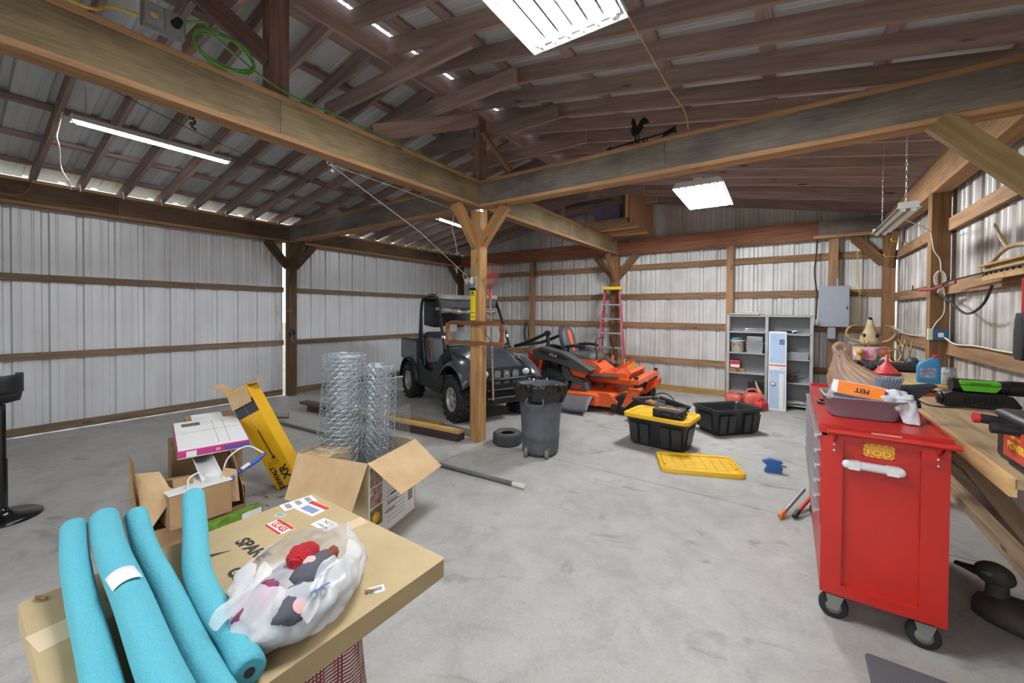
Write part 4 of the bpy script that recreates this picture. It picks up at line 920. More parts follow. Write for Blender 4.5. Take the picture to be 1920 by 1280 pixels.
# hood: lofted in sections along x
secs = []
for x, hw, zt, zb, cr in ((.50, .50, 1.07, .80, .02), (.70, .50, 1.045, .74, .03), (.95, .475, .985, .70, .035), (1.20, .44, .90, .64, .035), (1.34, .40, .82, .60, .03), (1.40, .36, .76, .58, .02)):
    l = []
    for k in range(13):
        t = -1+2*k/12; yy = hw*t; z = zt-cr*(t*t)*1.6-(.03 if abs(t) > .8 else 0)+(.018 if .42 < abs(t) < .62 else 0); l.append((x, yy, z))
    l += [(x, hw*.98, zb), (x, -hw*.98, zb)]; secs.append(l)
MB().loft(secs).build('hood', m_utv, uv)
for s in (-1, 1):
    q = MB(); ang = [R_(20+i*12) for i in range(12)]
    q.loft([[(.97+(.47)*k*cos(a), s*yy, .40+(.44)*k*sin(a)+dz) for a in ang] for k, yy, dz in ((.97, .42, .06), (1.02, .50, .05), (1.03, .60, .02), (1.0, .66, -.005), (.96, .67, -.02))], cap=False, closed=False); q.build('front_fender', m_utv, uv, solid=.014)
# grille and lamps
gr_ = MB().prism([(-.40, .50), (.40, .50), (.44, .66), (.36, .80), (-.36, .80), (-.44, .66)], .05, (1.375, 0, 0), (0, 1, 0), (0, 0, 1), (1, 0, 0)).build('grille', m_utvd, uv, .012)
for y in (-.15, 0, .15): MB().prism([(-.045, .57), (.045, .57), (.052, .72), (.035, .755), (-.035, .755), (-.052, .72)], .03, (1.42, y, 0), (0, 1, 0), (0, 0, 1), (1, 0, 0)).build('grille_rib', mat('rib_silver', '7d8288', .3, .4, var=.05), gr_, .006)
MB().lathe([(.001, .0), (.026, .0), (.022, .006), (.001, .008)], 16, axis='x', c=(1.444, 0, .70)).build('badge', m_chrome, gr_)
for s in (-1, 1):
    h = MB(); h.ball((1.375, s*.345, .715), (.075, .085, .07), 14, 10); ho = h.build('headlight', m_lens, uv); MB().lathe([(.078, -.01), (.092, .0), (.09, .02), (.075, .02)], 18, axis='x', c=(1.40, s*.345, .715)).build('bezel', m_utvd, ho)
# bumper bars
bq = MB(); bq.tube(cat_curve([(1.18, -.60, .66), (1.38, -.52, .645), (1.47, -.30, .64), (1.49, 0, .64), (1.47, .30, .64), (1.38, .52, .645), (1.18, .60, .66)], 5), .026, 8)
bo = bq.build('bumper', m_steel, uv)
for s in (-1, 1): MB().tube([(1.44, s*.26, .64), (1.40, s*.22, .30)], .022, 8).build('bumper_upright', m_steel, bo); MB().tube([(1.44, s*.40, .62), (1.25, s*.30, .36)], .018, 8).build('bumper_upright', m_steel, bo)
for z in (.48, .36): MB().tube([(1.42, -.30, z), (1.42, .30, z)], .02, 8).build('bumper_bar', m_steel, bo)
MB().box(1.15, 1.36, -.32, .32, .26, .46).build('skid_plate', m_utvd, bo, .02)
for s in (-1, 1):
    for x in (.97, -.97): MB().tube([(x, s*.15, .34), (x, s*.46, .318)], .03, 8).build('suspension_arm', m_steel, uv); MB().tube([(x-.08, s*.26, .62), (x-.02, s*.40, .33)], .035, 8).build('shock_absorber', m_steel, uv)
# roll cage
cage = None
for s in (-1, 1):
    a = MB().tube(cat_curve([(-.56, s*.58, .74), (-.53, s*.575, 1.3), (-.50, s*.56, 1.72), (-.40, s*.53, 1.83), (-.1, s*.52, 1.86), (.10, s*.53, 1.83), (.20, s*.545, 1.74), (.42, s*.57, 1.35), (.60, s*.585, 1.0)], 6), .025, 10).build('roll_cage_hoop', m_steel, uv)
    MB().tube([(-.30, s*.575, .66), (-.47, s*.57, 1.25), (-.50, s*.56, 1.5)], .018, 8).build('grab_rail', m_steel, a)
    for z, x in ((1.18, .51), (1.62, .27)): MB().cyl((x-.008, s*.573, z+.02), (x+.008, s*.577, z-.02), .034, n=10).build('strap', m_chrome, a)
for x, z in ((-.46, 1.79), (.16, 1.79), (-.54, 1.15), (.55, 1.06)): MB().tube([(x, -.56, z), (x, .56, z)], .022, 8).build('cross_bar', m_steel, uv)
# canvas roof with a drooping front valance and rolled clear windscreen
def rf(u, v):
    x = -.50+.70*u; y = -.56+1.12*v; return (x, y, 1.885-.03*(2*v-1)**2-.035*(2*u-1)**2-.02*sin(pi*u)*sin(pi*v)+.006*nz3(u*4, v*4, 0, 1.5))
MB().grid(rf, 14, 16).build('canvas_roof', m_canv, uv, solid=.008)
MB().grid(lambda u, v: (.205+.012*u+.02*sin(pi*v), -.55+1.10*v, 1.868-.075*u-.01*sin(5*v)), 3, 16).build('roof_front_edge', m_canv, uv, solid=.007)
MB().grid(lambda u, v: (.20+.015*u+.02*sin(pi*v), -.55+1.10*v, 1.80-.16*u-.02*sin(5*v)), 4, 16).build('roof_valance', mat('dark_canvas', '2f3136', .8, hex2='45474b'), uv, solid=.006)
q = MB(); q.tube([(.24+.01*sin(9*v), -.50+1.0*v, 1.60-.02*sin(pi*v)+.008*sin(12*v)) for v in [i/14 for i in range(15)]], [.045+.01*sin(i*2.1) for i in range(15)], 10); q.build('rolled_windscreen', mat('cloudy_vinyl', '8a857a', .25, hex2='3f3d39', scale=9), uv)
for yy in (-.25, .2): MB().tube([(.24+.052*cos(a), yy, 1.60+.06*sin(a)) for a in [2*pi*i/12 for i in range(12)]], .007, 5, closed=True).build('roll_strap', m_black, uv)
MB().grid(lambda u, v: (.60-.14*u, -.52+1.04*v, 1.06+.28*u), 2, 2).build('half_windscreen', m_clear, uv, solid=.004)
MB().grid(lambda u, v: (-.55+.06*sin(3*v), -.5+v, 1.80-.45*u-.05*sin(7*v)*u), 4, 16).build('rear_curtain', mat('dark_canvas', '2f3136', .8), uv, solid=.006)
def camo():
    return mat('camo_cloth', '6b5848', .9, hex2='38332c', scale=24)
lump('seat_cover', (-.44, -.42, .90), (.06, .05, .22), camo(), 9.1, .2, uv)

# ------------------------------------------------------------------ zero-turn mower
m_or = mat('orange_paint', 'e2602a', .35, var=.08, scale=4, coat=.2); m_mg = mat('mower_grey', '4a4a4c', .5, var=.12, scale=5); m_mk = mat('mower_black', '1e1f21', .5, var=.15)
zm = thing('ride_on_mower', 'orange and black zero-turn mower parked before the rear wall', 'mower', (0, 2.92, 0), R_(2))
for s in (-1, 1): wheel(zm, (-.24, s*.58, .305), .305, .29, knob=.010, rr=.42, rim=m_mk, side=s, lugs=26)
# casters
for s in (-1, 1):
    cx, cy, cr = 1.02, s*.62, .165
    q = MB(); q.lathe([(cr*.5, -.07), (cr*.9, -.085), (cr, -.06), (cr, .06), (cr*.9, .085), (cr*.5, .07)], 28, axis='y', c=(cx, cy, cr)); w_ = q.build('caster_wheel', m_rub, zm)
    MB().lathe([(cr*.5, -.075), (.02, -.06), (.02, .06), (cr*.5, .075)], 18, axis='y', c=(cx, cy, cr)).build('hub', m_mk, w_)
    fk = MB()
    for t in (-1, 1): fk.prism([(cx-.02, .14), (cx+.03, .13), (cx+.24, .33), (cx+.26, .40), (cx+.16, .43), (cx+.08, .40)], .008, (0, cy+t*.105, 0), (1, 0, 0), (0, 0, 1), (0, 1, 0))
    fk.box(cx+.08, cx+.25, cy-.105, cy+.113, .39, .43); f_ = fk.build('caster_fork', m_or, zm, .004); MB().cyl((cx+.17, cy, .42), (cx+.17, cy, .60), .032, n=14).build('spindle', m_mk, f_)
    MB().cyl((cx, cy-.115, cr), (cx, cy+.12, cr), .012, n=8).build('axle', m_chrome, f_)
    MB().bar((.45, s*.30, .46), (1.19, s*.60, .50), .06, .08).build('front_arm', m_or, zm, .006)
MB().box(1.10, 1.24, -.66, .66, .48, .56).build('front_beam', m_or, zm, .008)
MB().box(-.75, 1.0, -.26, .26, .40, .50).build('main_frame', m_or, zm, .01)
# deck
dk = MB(); P = [(.05, -.78), (.60, -.80), (.85, -.62), (.97, -.30), (.97, .30), (.85, .66), (.55, .78), (.10, .78), (0, .5), (0, -.5)]
dk.loft([[(x, y, z) for x, y in P] for z in (.11, .27)]+[[(.48+(x-.48)*.9, y*.9, .30) for x, y in P]], smooth=False); do = dk.build('mower_deck', m_or, zm, .008)
MB().box(.02, .58, -.83, -.78, .24, .28).build('chute_hinge', m_or, do)
MB().grid(lambda u, v: (.04+.54*u, -.80-.30*v, .265-.19*v*v-.03*sin(pi*u)), 6, 8).build('discharge_chute', mat('chute_rubber', '55575a', .6, var=.1), do, solid=.012)
for x, y in ((.30, -.55), (.62, -.10), (.30, .50)):
    MB().lathe([(.10, .30), (.11, .33), (.03, .35), (.03, .40)], 18, c=(x, y, 0)).build('spindle_cover', m_or, do)
MB().prism([(.12, .30), (.42, .30), (.38, .44), (.16, .44)], .26, (0, -.72, 0), (1, 0, 0), (0, 0, 1), (0, 1, 0)).build('belt_cover', m_mg, do, .015); MB().box(.18, .32, -.7215, -.72, .345, .395).build('warning_label', m_red, do)
MB().prism([(.66, .11), (.92, .11), (.94, .20), (.80, .32), (.62, .32)], .05, (0, -.76, 0), (1, 0, 0), (0, 0, 1), (0, 1, 0)).build('deck_side_plate', m_or, do, .006)
MB().lathe([(.05, -.02), (.055, 0), (.05, .02)], 14, axis='y', c=(.90, -.78, .13)).build('anti_scalp_wheel', m_mk, do)
# floor pan / body tub
MB().prism([(.15, .50), (.98, .50), (1.06, .62), (1.00, .66), (.90, .58), (.50, .58), (.34, .70), (.12, .76)], .84, (0, .42, 0), (1, 0, 0), (0, 0, 1), (0, -1, 0)).build('foot_tub', m_or, zm, .01)
MB().prism([(.10, .62), (.52, .58), (.58, .66), (.44, .78), (.12, .80)], .03, (0, -.47, 0), (1, 0, 0), (0, 0, 1), (0, 1, 0)).build('side_shroud', m_or, zm, .008)
text('Rogue', .105, m_chrome, zm, (.36, -.472, .70), ax=(1, 0, -.05), ay=(.05, 0, 1), bold=.003)
MB().box(.60, 1.02, -.50, -.42, .50, .62).build('step_rail', m_or, zm, .008); MB().box(.60, 1.02, .42, .50, .50, .62).build('step_rail', m_or, zm, .008)
MB().bar((.72, -.38, .60), (1.02, -.10, .80), .05, .02).build('brake_pedal', m_red, zm); MB().bar((.90, .10, .62), (.90, .10, .74), .05, .10).build('deck_pedal', m_yel, zm)
MB().box(.18, .88, -.56, -.49, .52, .57).build('side_rail', m_mg, zm, .02)
# fender pods
for s in (-1, 1):
    P = [(-.62, .78), (-.60, .92), (-.45, .98), (-.05, .90), (.22, .78), (.46, .64), (.40, .60), (.18, .64), (.04, .64), (.10, .48), (.34, .45), (.36, .50), (.16, .56), (-.02, .52), (-.12, .66), (-.30, .74)]
    P1 = [(-.60, .76), (-.60, .92), (-.45, .985), (-.05, .905), (.22, .785), (.48, .64), (.42, .605), (.12, .66), (-.02, .70), (-.30, .76)]
    MB().prism(P1, .26*s, (0, s*.44, 0), (1, 0, 0), (0, 0, 1), (0, 1, 0)).build('fender_pod', m_mg if True else m_mk, zm, .018)
    MB().prism([(-.05, .68), (.06, .66), (.14, .52), (.36, .48), (.40, .53), (.36, .46), (.30, .43), (.06, .45), (-.02, .52)], .24*s, (0, s*.45, 0), (1, 0, 0), (0, 0, 1), (0, 1, 0)).build('fender_skirt', m_mg, zm, .012)
    MB().prism([(.06, .655), (.40, .60), (.34, .50), (.14, .53)], .16*s, (0, s*.46, 0), (1, 0, 0), (0, 0, 1), (0, 1, 0)).build('fuel_tank', m_or, zm, .006)
    MB().prism([(-.50, .94), (-.05, .87), (.10, .80), (.02, .79), (-.40, .86)], .012*s, (0, s*.70, 0), (1, 0, 0), (0, 0, 1), (0, 1, 0)).build('side_stripe', m_mk, zm)
text('HTZ 60', .045, m_white, zm, (-.20, -.7135, .855), ax=(1, 0, -.2), ay=(.2, 0, 1), bold=.001)
# seat
q = MB(); q.loft([[(x*k+.12, y*k, z) for x, y in rrect(.52, .50, .10, 5)] for k, z in ((.85, .70), (1, .74), (1, .82), (.9, .87), (.7, .875))]); q.build('seat_cushion', mat('seat_grey', '5a5854', .5, hex2='454440', scale=8), zm)
q = MB(); q.loft([[(-.17-.30*(z-.8)+x, y*k, z) for x, y in rrect(.13, .50, .05, 4)] for k, z in ((.85, .80), (1, .92), (1.02, 1.1), (.85, 1.25), (.45, 1.32))]); bo_ = q.build('seat_back', mat('seat_charcoal', '4d5058', .5, var=.1), zm)
q = MB(); q.loft([[(-.17-.30*(z-.8)+.068, y, z) for y in (-w, w)]+[(-.17-.30*(z-.8)+.074, y, z) for y in (w, -w)] for z, w in ((.88, .05), (1.05, .06), (1.2, .075), (1.27, .06))], smooth=False); q.build('seat_stripe', m_or, bo_)
for s in (-1, 1): MB().tube(cat_curve([(-.16, s*.30, .98), (.0, s*.31, 1.0), (.14, s*.31, .995), (.22, s*.31, .98)], 5), .028, 10).build('armrest', m_mk, zm); MB().tube([(-.10, s*.30, .98), (-.12, s*.29, .80)], .02).build('armrest_post', m_mk, zm)
# lap bars
for s in (-1, 1): MB().tube(cat_curve([(.46, s*.42, .72), (.48, s*.43, .90), (.44, s*.40, 1.06), (.47, s*.30, 1.15), (.50, s*.16, 1.16)], 6), .015, 8).build('lap_bar', m_mk, zm); MB().cyl((.46, s*.42, .70), (.47, s*.425, .80), .022, n=8).build('lever_boot', m_or, zm)
# engine, roll bar, rear guard
MB().box(-.80, -.36, -.26, .26, .50, .84).build('engine', m_mk, zm, .03); MB().lathe([(.17, 0), (.18, .06), (.14, .12), (.05, .14)], 20, c=(-.56, 0, .84)).build('engine_cowl', m_mk, zm)
MB().tube([(-.62, -.2, .70), (-.62, .2, .70)], .07, 12).build('muffler', m_steel, zm)
for s in (-1, 1): MB().tube(cat_curve([(-.42, s*.46, .55), (-.42, s*.46, 1.0), (-.44, s*.45, 1.20)], 4), .032, 10).build('roll_bar_post', m_mk, zm)
MB().tube(cat_curve([(-.44, -.45, 1.22), (-.80, -.45, 1.06), (-1.02, -.44, .98), (-1.16, -.38, .95), (-1.18, 0, .95), (-1.16, .38, .95), (-1.02, .44, .98), (-.8, .45, 1.06), (-.44, .45, 1.22)], 5), .032, 10).build('folded_roll_bar', m_mk, zm)
for s in (-1, 1): MB().cyl((-.44, s*.49, 1.21), (-.44, s*.41, 1.21), .05, n=12).build('roll_bar_pivot', m_mk, zm)
MB().prism([(-.35, .40), (.35, .40), (.37, .80), (-.37, .80)], .03, (-.88, 0, 0), (0, 1, 0), (0, 0, 1), (1, 0, 0)).build('rear_guard', mat('red_guard', 'b23a26', .4, var=.1), zm, .01)
MB().prism([(-.10, .44), (.05, .44), (.12, .78), (-.14, .84)], .30, (-.74, -.38, 0), (1, 0, 0), (0, 0, 1), (0, 1, 0)).build('rear_guard_side', mat('red_guard', 'b23a26', .4), zm, .01)
# ------------------------------------------------------------------ bin, tyre, totes, lumber
m_bin = mat('grey_bin', '55585d', .6, hex2='484b50', scale=14, bump=.05); m_film = mat('black_film', '14161a', .22, var=.1, spec=.6)
tb = thing('wheeled_bin', 'dark grey wheeled rubbish bin lined with a black bag', 'bin', (.84, .09, 0), R_(18))
MB().lathe([(.10, .02), (.195, .02), (.205, .06), (.21, .14), (.208, .18), (.214, .19), (.216, .235), (.211, .245), (.235, .55), (.252, .74), (.268, .75), (.268, .775), (.255, .78), (.245, .77), (.225, .5), (.19, .06), (.05, .05)], 48).build('tub', m_bin, tb)
for s in (-1, 1):
    w_ = MB().lathe([(.012, -.02), (.045, -.02), (.052, -.01), (.052, .01), (.045, .02), (.012, .02)], 18, axis='x', c=(s*.115, -.185, .052)).build('wheel', mat('grey_wheel', '6d7073', .5), tb); MB().box(s*.115-.03, s*.115+.03, -.20, -.13, .04, .12).build('wheel_bracket', m_bin, tb, .008)
MB().tube(cat_curve([(-.085, -.245, .66), (-.09, -.285, .655), (-.085, -.30, .60), (0, -.305, .59), (.085, -.30, .60), (.09, -.285, .655), (.085, -.245, .66)], 4), .011, 8).build('handle', m_bin, tb)
def liner(u, v):
    a = 2*pi*u; k = abs(nz3(cos(a)*4, sin(a)*4, v*2, 1.4)); rr = [.20, .235, .262, .276, .283, .280, .268][min(int(v*6), 6)]; zz = [.35, .64, .775, .805, .785, .70, .60]
    i = v*6; j = min(int(i), 5); f = i-j; R0 = [.02, .225, .262, .276, .286, .283, .262]
    r = R0[j]*(1-f)+R0[j+1]*f+.026*k+.005*sin(a*17+v*5); z = zz[j]*(1-f)+zz[j+1]*f+(.016*nz3(cos(a)*2, sin(a)*2, 5, 1.5) if v < .6 else .05*nz3(cos(a)*1.5, sin(a)*1.5, 9, 1.3))
    return (r*cos(a), r*sin(a), z)
MB().grid(liner, 96, 24).build('bin_liner', m_film, tb)
ty = thing('tyre', 'small bare lawn tyre lying flat beside the bin', 'tyre', (.36, .12, 0))
MB().lathe([(.085, .02), (.10, .006), (.145, .0), (.163, .014), (.168, .04), (.168, .11), (.163, .136), (.145, .15), (.10, .144), (.085, .13), (.08, .128), (.10, .12), (.15, .10), (.15, .05), (.10, .03), (.08, .022), (.085, .02)], 44, cap=False).build('tyre', mat('worn_rubber', '4c4d4c', .85, hex2='3b3c3b', scale=20), ty)
q = MB()
for k in range(40):
    for row in range(4):
        a = 2*pi*(k+.5*(row % 2))/40; q.M = M4.Rotation(a, 4, 'Z') @ M4.Translation(V((.168, 0, .032+.029*row))) @ M4.Rotation(.5, 4, 'X'); q.box(-.004, .005, -.008, .008, -.010, .010)
q.build('tread', MATS['worn_rubber'], ty)
m_tote = mat('black_tote', '26282b', .45, var=.12, scale=6); m_lid = mat('yellow_lid', 'e0b21c', .45, var=.06, scale=5)
def tote_body(t, top=True):
    q = MB(); z = [0, .01, .30, .325]; dm = [(.58, .35), (.60, .37), (.70, .45), (.735, .485)]
    q.loft([xyz(rrect(w, h, .05, 4), zz) for zz, (w, h) in zip(z, dm)]+[xyz(rrect(.74, .49, .05, 4), .345), xyz(rrect(.70, .45, .045, 4), .345), xyz(rrect(.685, .435, .045, 4), .32), xyz(rrect(.59, .36, .045, 4), .012)]); b = q.build('body', m_tote, t, .0)
    for s in (-1, 1):
        for x in (-.25, -.12, .12, .25):
            f = .80; MB().prism([(-.045, .04), (.045, .04), (.055, .27), (-.055, .27)], .005, (x, s*(.205), 0), (1, 0, 0), (0, s*.14, 1), (0, s, 0)).build('rib', m_tote, b, .004)
        MB().prism([(-.10, .05), (.10, .05), (.13, .27), (-.13, .27)], .005, (s*.305, 0, 0), (0, 1, 0), (s*.17, 0, 1), (s, 0, 0)).build('rib', m_tote, b, .004)
    return b
def tote_lid(t, z, name='lid'):
    q = MB(); W_, H_ = .775, .525
    q.loft([xyz(rrect(W_, H_, .07, 5), z), xyz(rrect(W_, H_, .07, 5), z+.035), xyz(rrect(W_-.015, H_-.015, .065, 5), z+.045), xyz(rrect(W_-.06, H_-.06, .05, 5), z+.045), xyz(rrect(W_-.075, H_-.075, .045, 5), z+.022)]); l = q.build(name, m_lid, t)
    for i in range(7):
        for j in range(5):
            x = -.29+.0967*i; y = -.168+.084*j; MB().cbox((x, y, z+.024), (.088, .076, .010)).build('raised_panel', m_lid, l, .004)
    for s in (-1, 1): MB().box(s*(W_/2-.055)-.012, s*(W_/2-.055)+.012, -.10, .10, z+.022, z+.04).build('handle_ridge', m_lid, l, .004); MB().box(-.07, .07, s*(H_/2-.05)-.01, s*(H_/2-.05)+.01, z+.022, z+.04).build('handle_ridge', m_lid, l, .004)
    return l
t1 = thing('storage_tote', 'black storage tote closed with a yellow lid under a black tool case', 'tote', (1.885, 1.19, 0), R_(-6)); tote_body(t1); tote_lid(t1, .335)
MB().box(.33, .3308, -.02, .06, .12, .24).build('paper_label', m_paper, t1)
t2 = thing('storage_tote', 'open empty black storage tote turned towards the grey shelves', 'tote', (2.46, 2.28, 0), R_(48)); tote_body(t2)
t3 = thing('storage_tote', 'open black storage tote full of odds and ends behind the yellow lidded tote', 'tote', (1.66, 1.98, 0), R_(-42)); tote_body(t3)
ld = thing('tote_lid', 'loose yellow tote lid lying on the concrete floor', 'lid', (2.377, .696, 0), R_(21.6)); tote_lid(ld, 0, 'lid')
cs = thing('tool_case', 'black plastic tool case with yellow lettering on the yellow lid', 'case', (2.0, 1.10, .382), R_(-2))
for z0, z1 in ((0, .045), (.048, .085)): 
    q = MB(); q.loft([xyz(rrect(.33, .25, .03, 4), z0), xyz(rrect(.34, .26, .03, 4), z0+.01), xyz(rrect(.34, .26, .03, 4), z1-.01), xyz(rrect(.32, .24, .03, 4), z1)]); q.build('shell', m_black, cs)
for x in (-.10, .10): MB().box(x-.025, x+.025, -.138, -.128, .02, .07).build('latch', m_black, cs, .003)
MB().tube([(-.06, -.13, .045), (-.06, -.165, .045), (.06, -.165, .045), (.06, -.13, .045)], .009, 6).build('handle', m_black, cs)
text('DEWALT', .062, m_saf, cs, (0, .0, .0855), bold=.003)
cord('cable', 'black cable arching out of the full open tote', [(1.50, 2.12, .34), (1.58, 2.10, .42), (1.72, 2.02, .46), (1.86, 1.92, .40), (1.88, 1.90, .22)], .008, m_wire, cat='cable')
for i, (x, y, c) in enumerate(((1.52, 2.10, '9a6648'), (1.66, 1.98, '4a4c50'), (1.80, 1.86, '9a6048'), (1.60, 2.2, '2a2b2d'))):
    o = lump('bundled_rag' if i in (0, 2) else 'tool_bag', (x, y, .27), (.09, .07, .06), mat('odd_%d' % i, c, .8, var=.3, scale=14), i+3.3, .4, None); tag(o, ('rusty brown rag', 'grey rag bundle', 'reddish brown rag', 'dark tool pouch')[i]+' inside the full open tote', 'rag')
sp = thing('spray_bottle', 'small blue bottle standing at the corner of the full open tote', 'bottle', (1.985, 1.565, 0)); MB().lathe([(.03, 0), (.034, .01), (.034, .28), (.02, .33), (.014, .35), (.014, .38), (.002, .38)], 14).build('bottle', mat('blue_bottle', '3a5f92', .35), sp)
# lumber and pipe on the floor
def plank(label, a, b, w, h, m, grp='boards lying on the floor left of the centre post'):
    o = lumber('board', a, b, w, h, m); tag(o, label, 'board', grp); return o
w_old = wood('old_board', '7a6d5e', '574c40'); w_dk = wood('dark_board', '4a3a34', '33272a'); w_pale = wood('pale_board', 'c4a468', 'a8854c')
plank('dark timber lying on the floor from the left wall to the centre post', (-3.10, -.40, .045), (-.16, -.13, .045), .14, .09, w_dk)
plank('grey weathered board lying on top of the dark timber', (-3.30, -.42, .11), (-2.0, -.30, .11), .13, .04, w_old)
plank('pale board lying along the dark timber up to the centre post', (-1.9, -.28, .11), (-.16, -.13, .11), .09, .038, w_pale)
plank('short pale offcut on the boards nearest the vehicle front tyre', (-2.0, .02, .041), (-.80, .16, .041), .09, .038, w_pale)
plank('thin grey board flat on the floor beside the centre post', (-1.9, .10, .01), (-.12, .16, .01), .2, .02, w_old)
pi_ = thing('metal_pipe', 'long grey pipe with a white end lying across the floor behind the open carton', 'pipe', (0, 0, .022), 0)
MB().cyl((-3.04, -1.09, 0), (1.10, -.82, 0), .020, n=14).build('pipe', mat('grey_conduit', '6f7477', .45, .4, var=.2), pi_); MB().cyl((1.09, -.82, 0), (1.22, -.812, 0), .0225, n=14).build('pipe_end', mat('worn_white', 'cfcabc', .6), pi_)
rk = thing('garden_rake', 'garden rake head lying on the floor near the left wall', 'rake', (-2.95, -.98, .0), R_(35))
MB().bar((-.16, 0, .03), (.16, 0, .03), .02, .016).build('rake_bar', mat('rust', '6a4436', .8, hex2='4a2c22'), rk)
for k in range(11): MB().tube([(-.15+.03*k, 0, .03), (-.15+.03*k, .01, .07), (-.15+.03*k, .03, .10)], .0035, 5).build('tine', MATS['rust'], rk)
# things on the centre post
lv = thing('spirit_level', 'yellow spirit level hanging on the centre post', 'level', (-.015, -.072, 1.48))
MB().box(-.035, .035, -.028, 0, 0, .36).build('body', mat('bright_yellow', 'e0cc1a', .4, var=.04), lv, .004)
for z in (.04, .09, .30): MB().box(-.036, .036, -.0295, -.028, z, z+.008).build('mark', m_black, lv)
MB().box(-.02, .02, -.030, -.028, .32, .345).build('vial', m_ink, lv); MB().box(-.012, -.009, -.0295, -.028, .1, .29).build('groove', m_black, lv)
wn = thing('hand_winch', 'grey hand winch bolted to the centre post above the spirit level', 'winch', (-.01, -.07, 1.88))
MB().box(-.06, .05, -.012, 0, -.03, .13).build('plate', mat('winch_grey', 'b5b8b4', .5, .3, var=.15), wn, .004)
for x in (-.05, .02): MB().lathe([(.012, -.004), (.05, -.004), (.05, .004), (.012, .004)], 20, axis='x', c=(x, -.06, .07)).build('side_disc', MATS['winch_grey'], wn)
MB().cyl((-.05, -.06, .07), (.02, -.06, .07), .028, n=16).build('drum', m_rope, wn); MB().tube([(-.06, -.06, .07), (-.10, -.06, .07), (-.10, -.10, .16)], .008, 6).build('crank', m_galv, wn); MB().box(-.05, .03, -.045, 0, -.03, -.005).build('foot', m_steel, wn)
w_saw = wood('saw_wood', '7a5238', '56361f')
bw_ = thing('frame_saw', 'antique wooden frame saw hung on the centre post below the level', 'saw', (0, -.095, 1.20))
lumber('crossbar', (0, 0, .22), (1, 0, .22), .02, .05, w_saw) if False else None
def swoop(z, th, hw): 
    q = MB(); P = []; n = 16
    for i in range(n+1): x = -hw+2*hw*i/n; P.append((x, z+.012*abs(sin(i*.8))+th/2))
    for i in range(n, -1, -1): x = -hw+2*hw*i/n; P.append((x, z-th/2))
    return q.prism(P[::-1], .02, (0, .01, 0), (1, 0, 0), (0, 0, 1), (0, -1, 0))
swoop(.245, .04, .40).build('stretcher', w_saw, bw_, .003); swoop(.005, .034, .40).build('blade_bar', w_saw, bw_, .003)
for s in (-1, 1):
    P = [(-.02, -.03), (.025, -.03), (.03, .05), (.02, .12), (.035, .17), (.03, .24), (-.01, .245), (-.03, .2), (-.012, .12), (-.028, .04)]
    MB().prism([(s*.42+p[0]*s, p[1]) for p in P][::s], .028, (0, .014, 0), (1, 0, 0), (0, 0, 1), (0, -1, 0)).build('handle', wood('saw_handle', '8f5f3e', '6a4028'), bw_, .006)
MB().tube([(.46, 0, .03), (.47, 0, .24)], .004).build('twisted_cord', m_rope, bw_)
rk2 = thing('leaf_rake', 'red fan leaf rake hanging upside down behind the centre post', 'rake', (.10, .10, 0))
MB().tube([(.06, 0, .50), (.03, 0, 1.2), (.0, 0, 1.75)], .012, 8).build('handle', wood('rake_handle', 'b09a86', '8c7666'), rk2)
MB().tube([(0, 0, 1.74), (0, 0, 1.86)], .017, 8).build('ferrule', m_red, rk2)
for k in range(15):
    a = R_(-32+64*k/14); MB().tube([(0, 0, 1.84), (.22*sin(a), 0, 1.84+.20*cos(a)), (.33*sin(a), -.01, 1.84+.33*cos(a)), (.345*sin(a), -.04, 1.84+.345*cos(a))], .003, 4).build('tine', mat('rake_wire', '9c5a50', .5, .2), rk2)
MB().bar((-.10, 0, 2.02), (.10, 0, 2.02), .012, .03).build('spreader', m_red, rk2); MB().prism([(-.012, 1.84), (.012, 1.84), (.035, 1.93), (-.035, 1.93)], .006, (0, -.01, 0), (1, 0, 0), (0, 0, 1), (0, 1, 0)).build('fan_plate', mat('faded_red', '9c4a42', .6, hex2='7d5048'), rk2)
# hasp and hook on the left post
hp = thing('hook_bracket', 'small wooden peg and rusty crank hook on the left wall post', 'hook', (XL+.075, -.02, 1.20))
MB().box(-.02, .16, -.10, -.07, .36, .40).build('peg', w_girt, hp); MB().lathe([(.02, -.02), (.06, -.02), (.06, .02), (.02, .02)], 16, axis='x', c=(.03, -.03, -.02)).build('reel', m_steel, hp); MB().tube([(.03, -.03, -.02), (.12, -.06, -.04), (.12, -.06, -.18), (.2, -.06, -.18)], .008).build('crank', m_galv, hp)
# red and yellow step ladder
m_fib = mat('red_fibreglass', 'a82f48', .45, hex2='c07078', scale=20); m_alu = mat('aluminium', 'a6abb0', .4, .6, var=.15)
la_ = thing('step_ladder', 'red fibreglass stepladder with yellow top standing at the rear wall', 'ladder', (.03, 4.36, 0), R_(12))
TT = 2.13
for s in (-1, 1):
    MB().bar((s*.30, -.18, 0), (s*.155, .12, TT-.04), .035, .075, (0, 1, 0)).build('front_rail', m_fib, la_); MB().bar((s*.29, .34, 0), (s*.15, .17, TT-.05), .03, .06, (0, 1, 0)).build('rear_rail', m_fib, la_)
for k in range(7):
    z = .30*(k+1)-.04; f = z/TT
    if z > TT-.1: break
    w = .30-.145*f; MB().box(-w, w, -.18+.30*f-.05, -.18+.30*f+.03, z-.02, z+.012).build('step', m_alu, la_, .003)
    for s in (-1, 1): MB().bar((s*(w-.01), -.18+.30*f-.02, z-.09), (s*(w-.07), -.18+.30*f-.02, z-.02), .012, .004).build('step_brace', m_alu, la_)
MB().prism(rrect(.40, .24, .03, 3), .06, (0, .13, TT-.05), (1, 0, 0), (0, 1, 0)).build('top_cap', mat('yellow_cap', 'e0c41a', .45, var=.08), la_, .006)
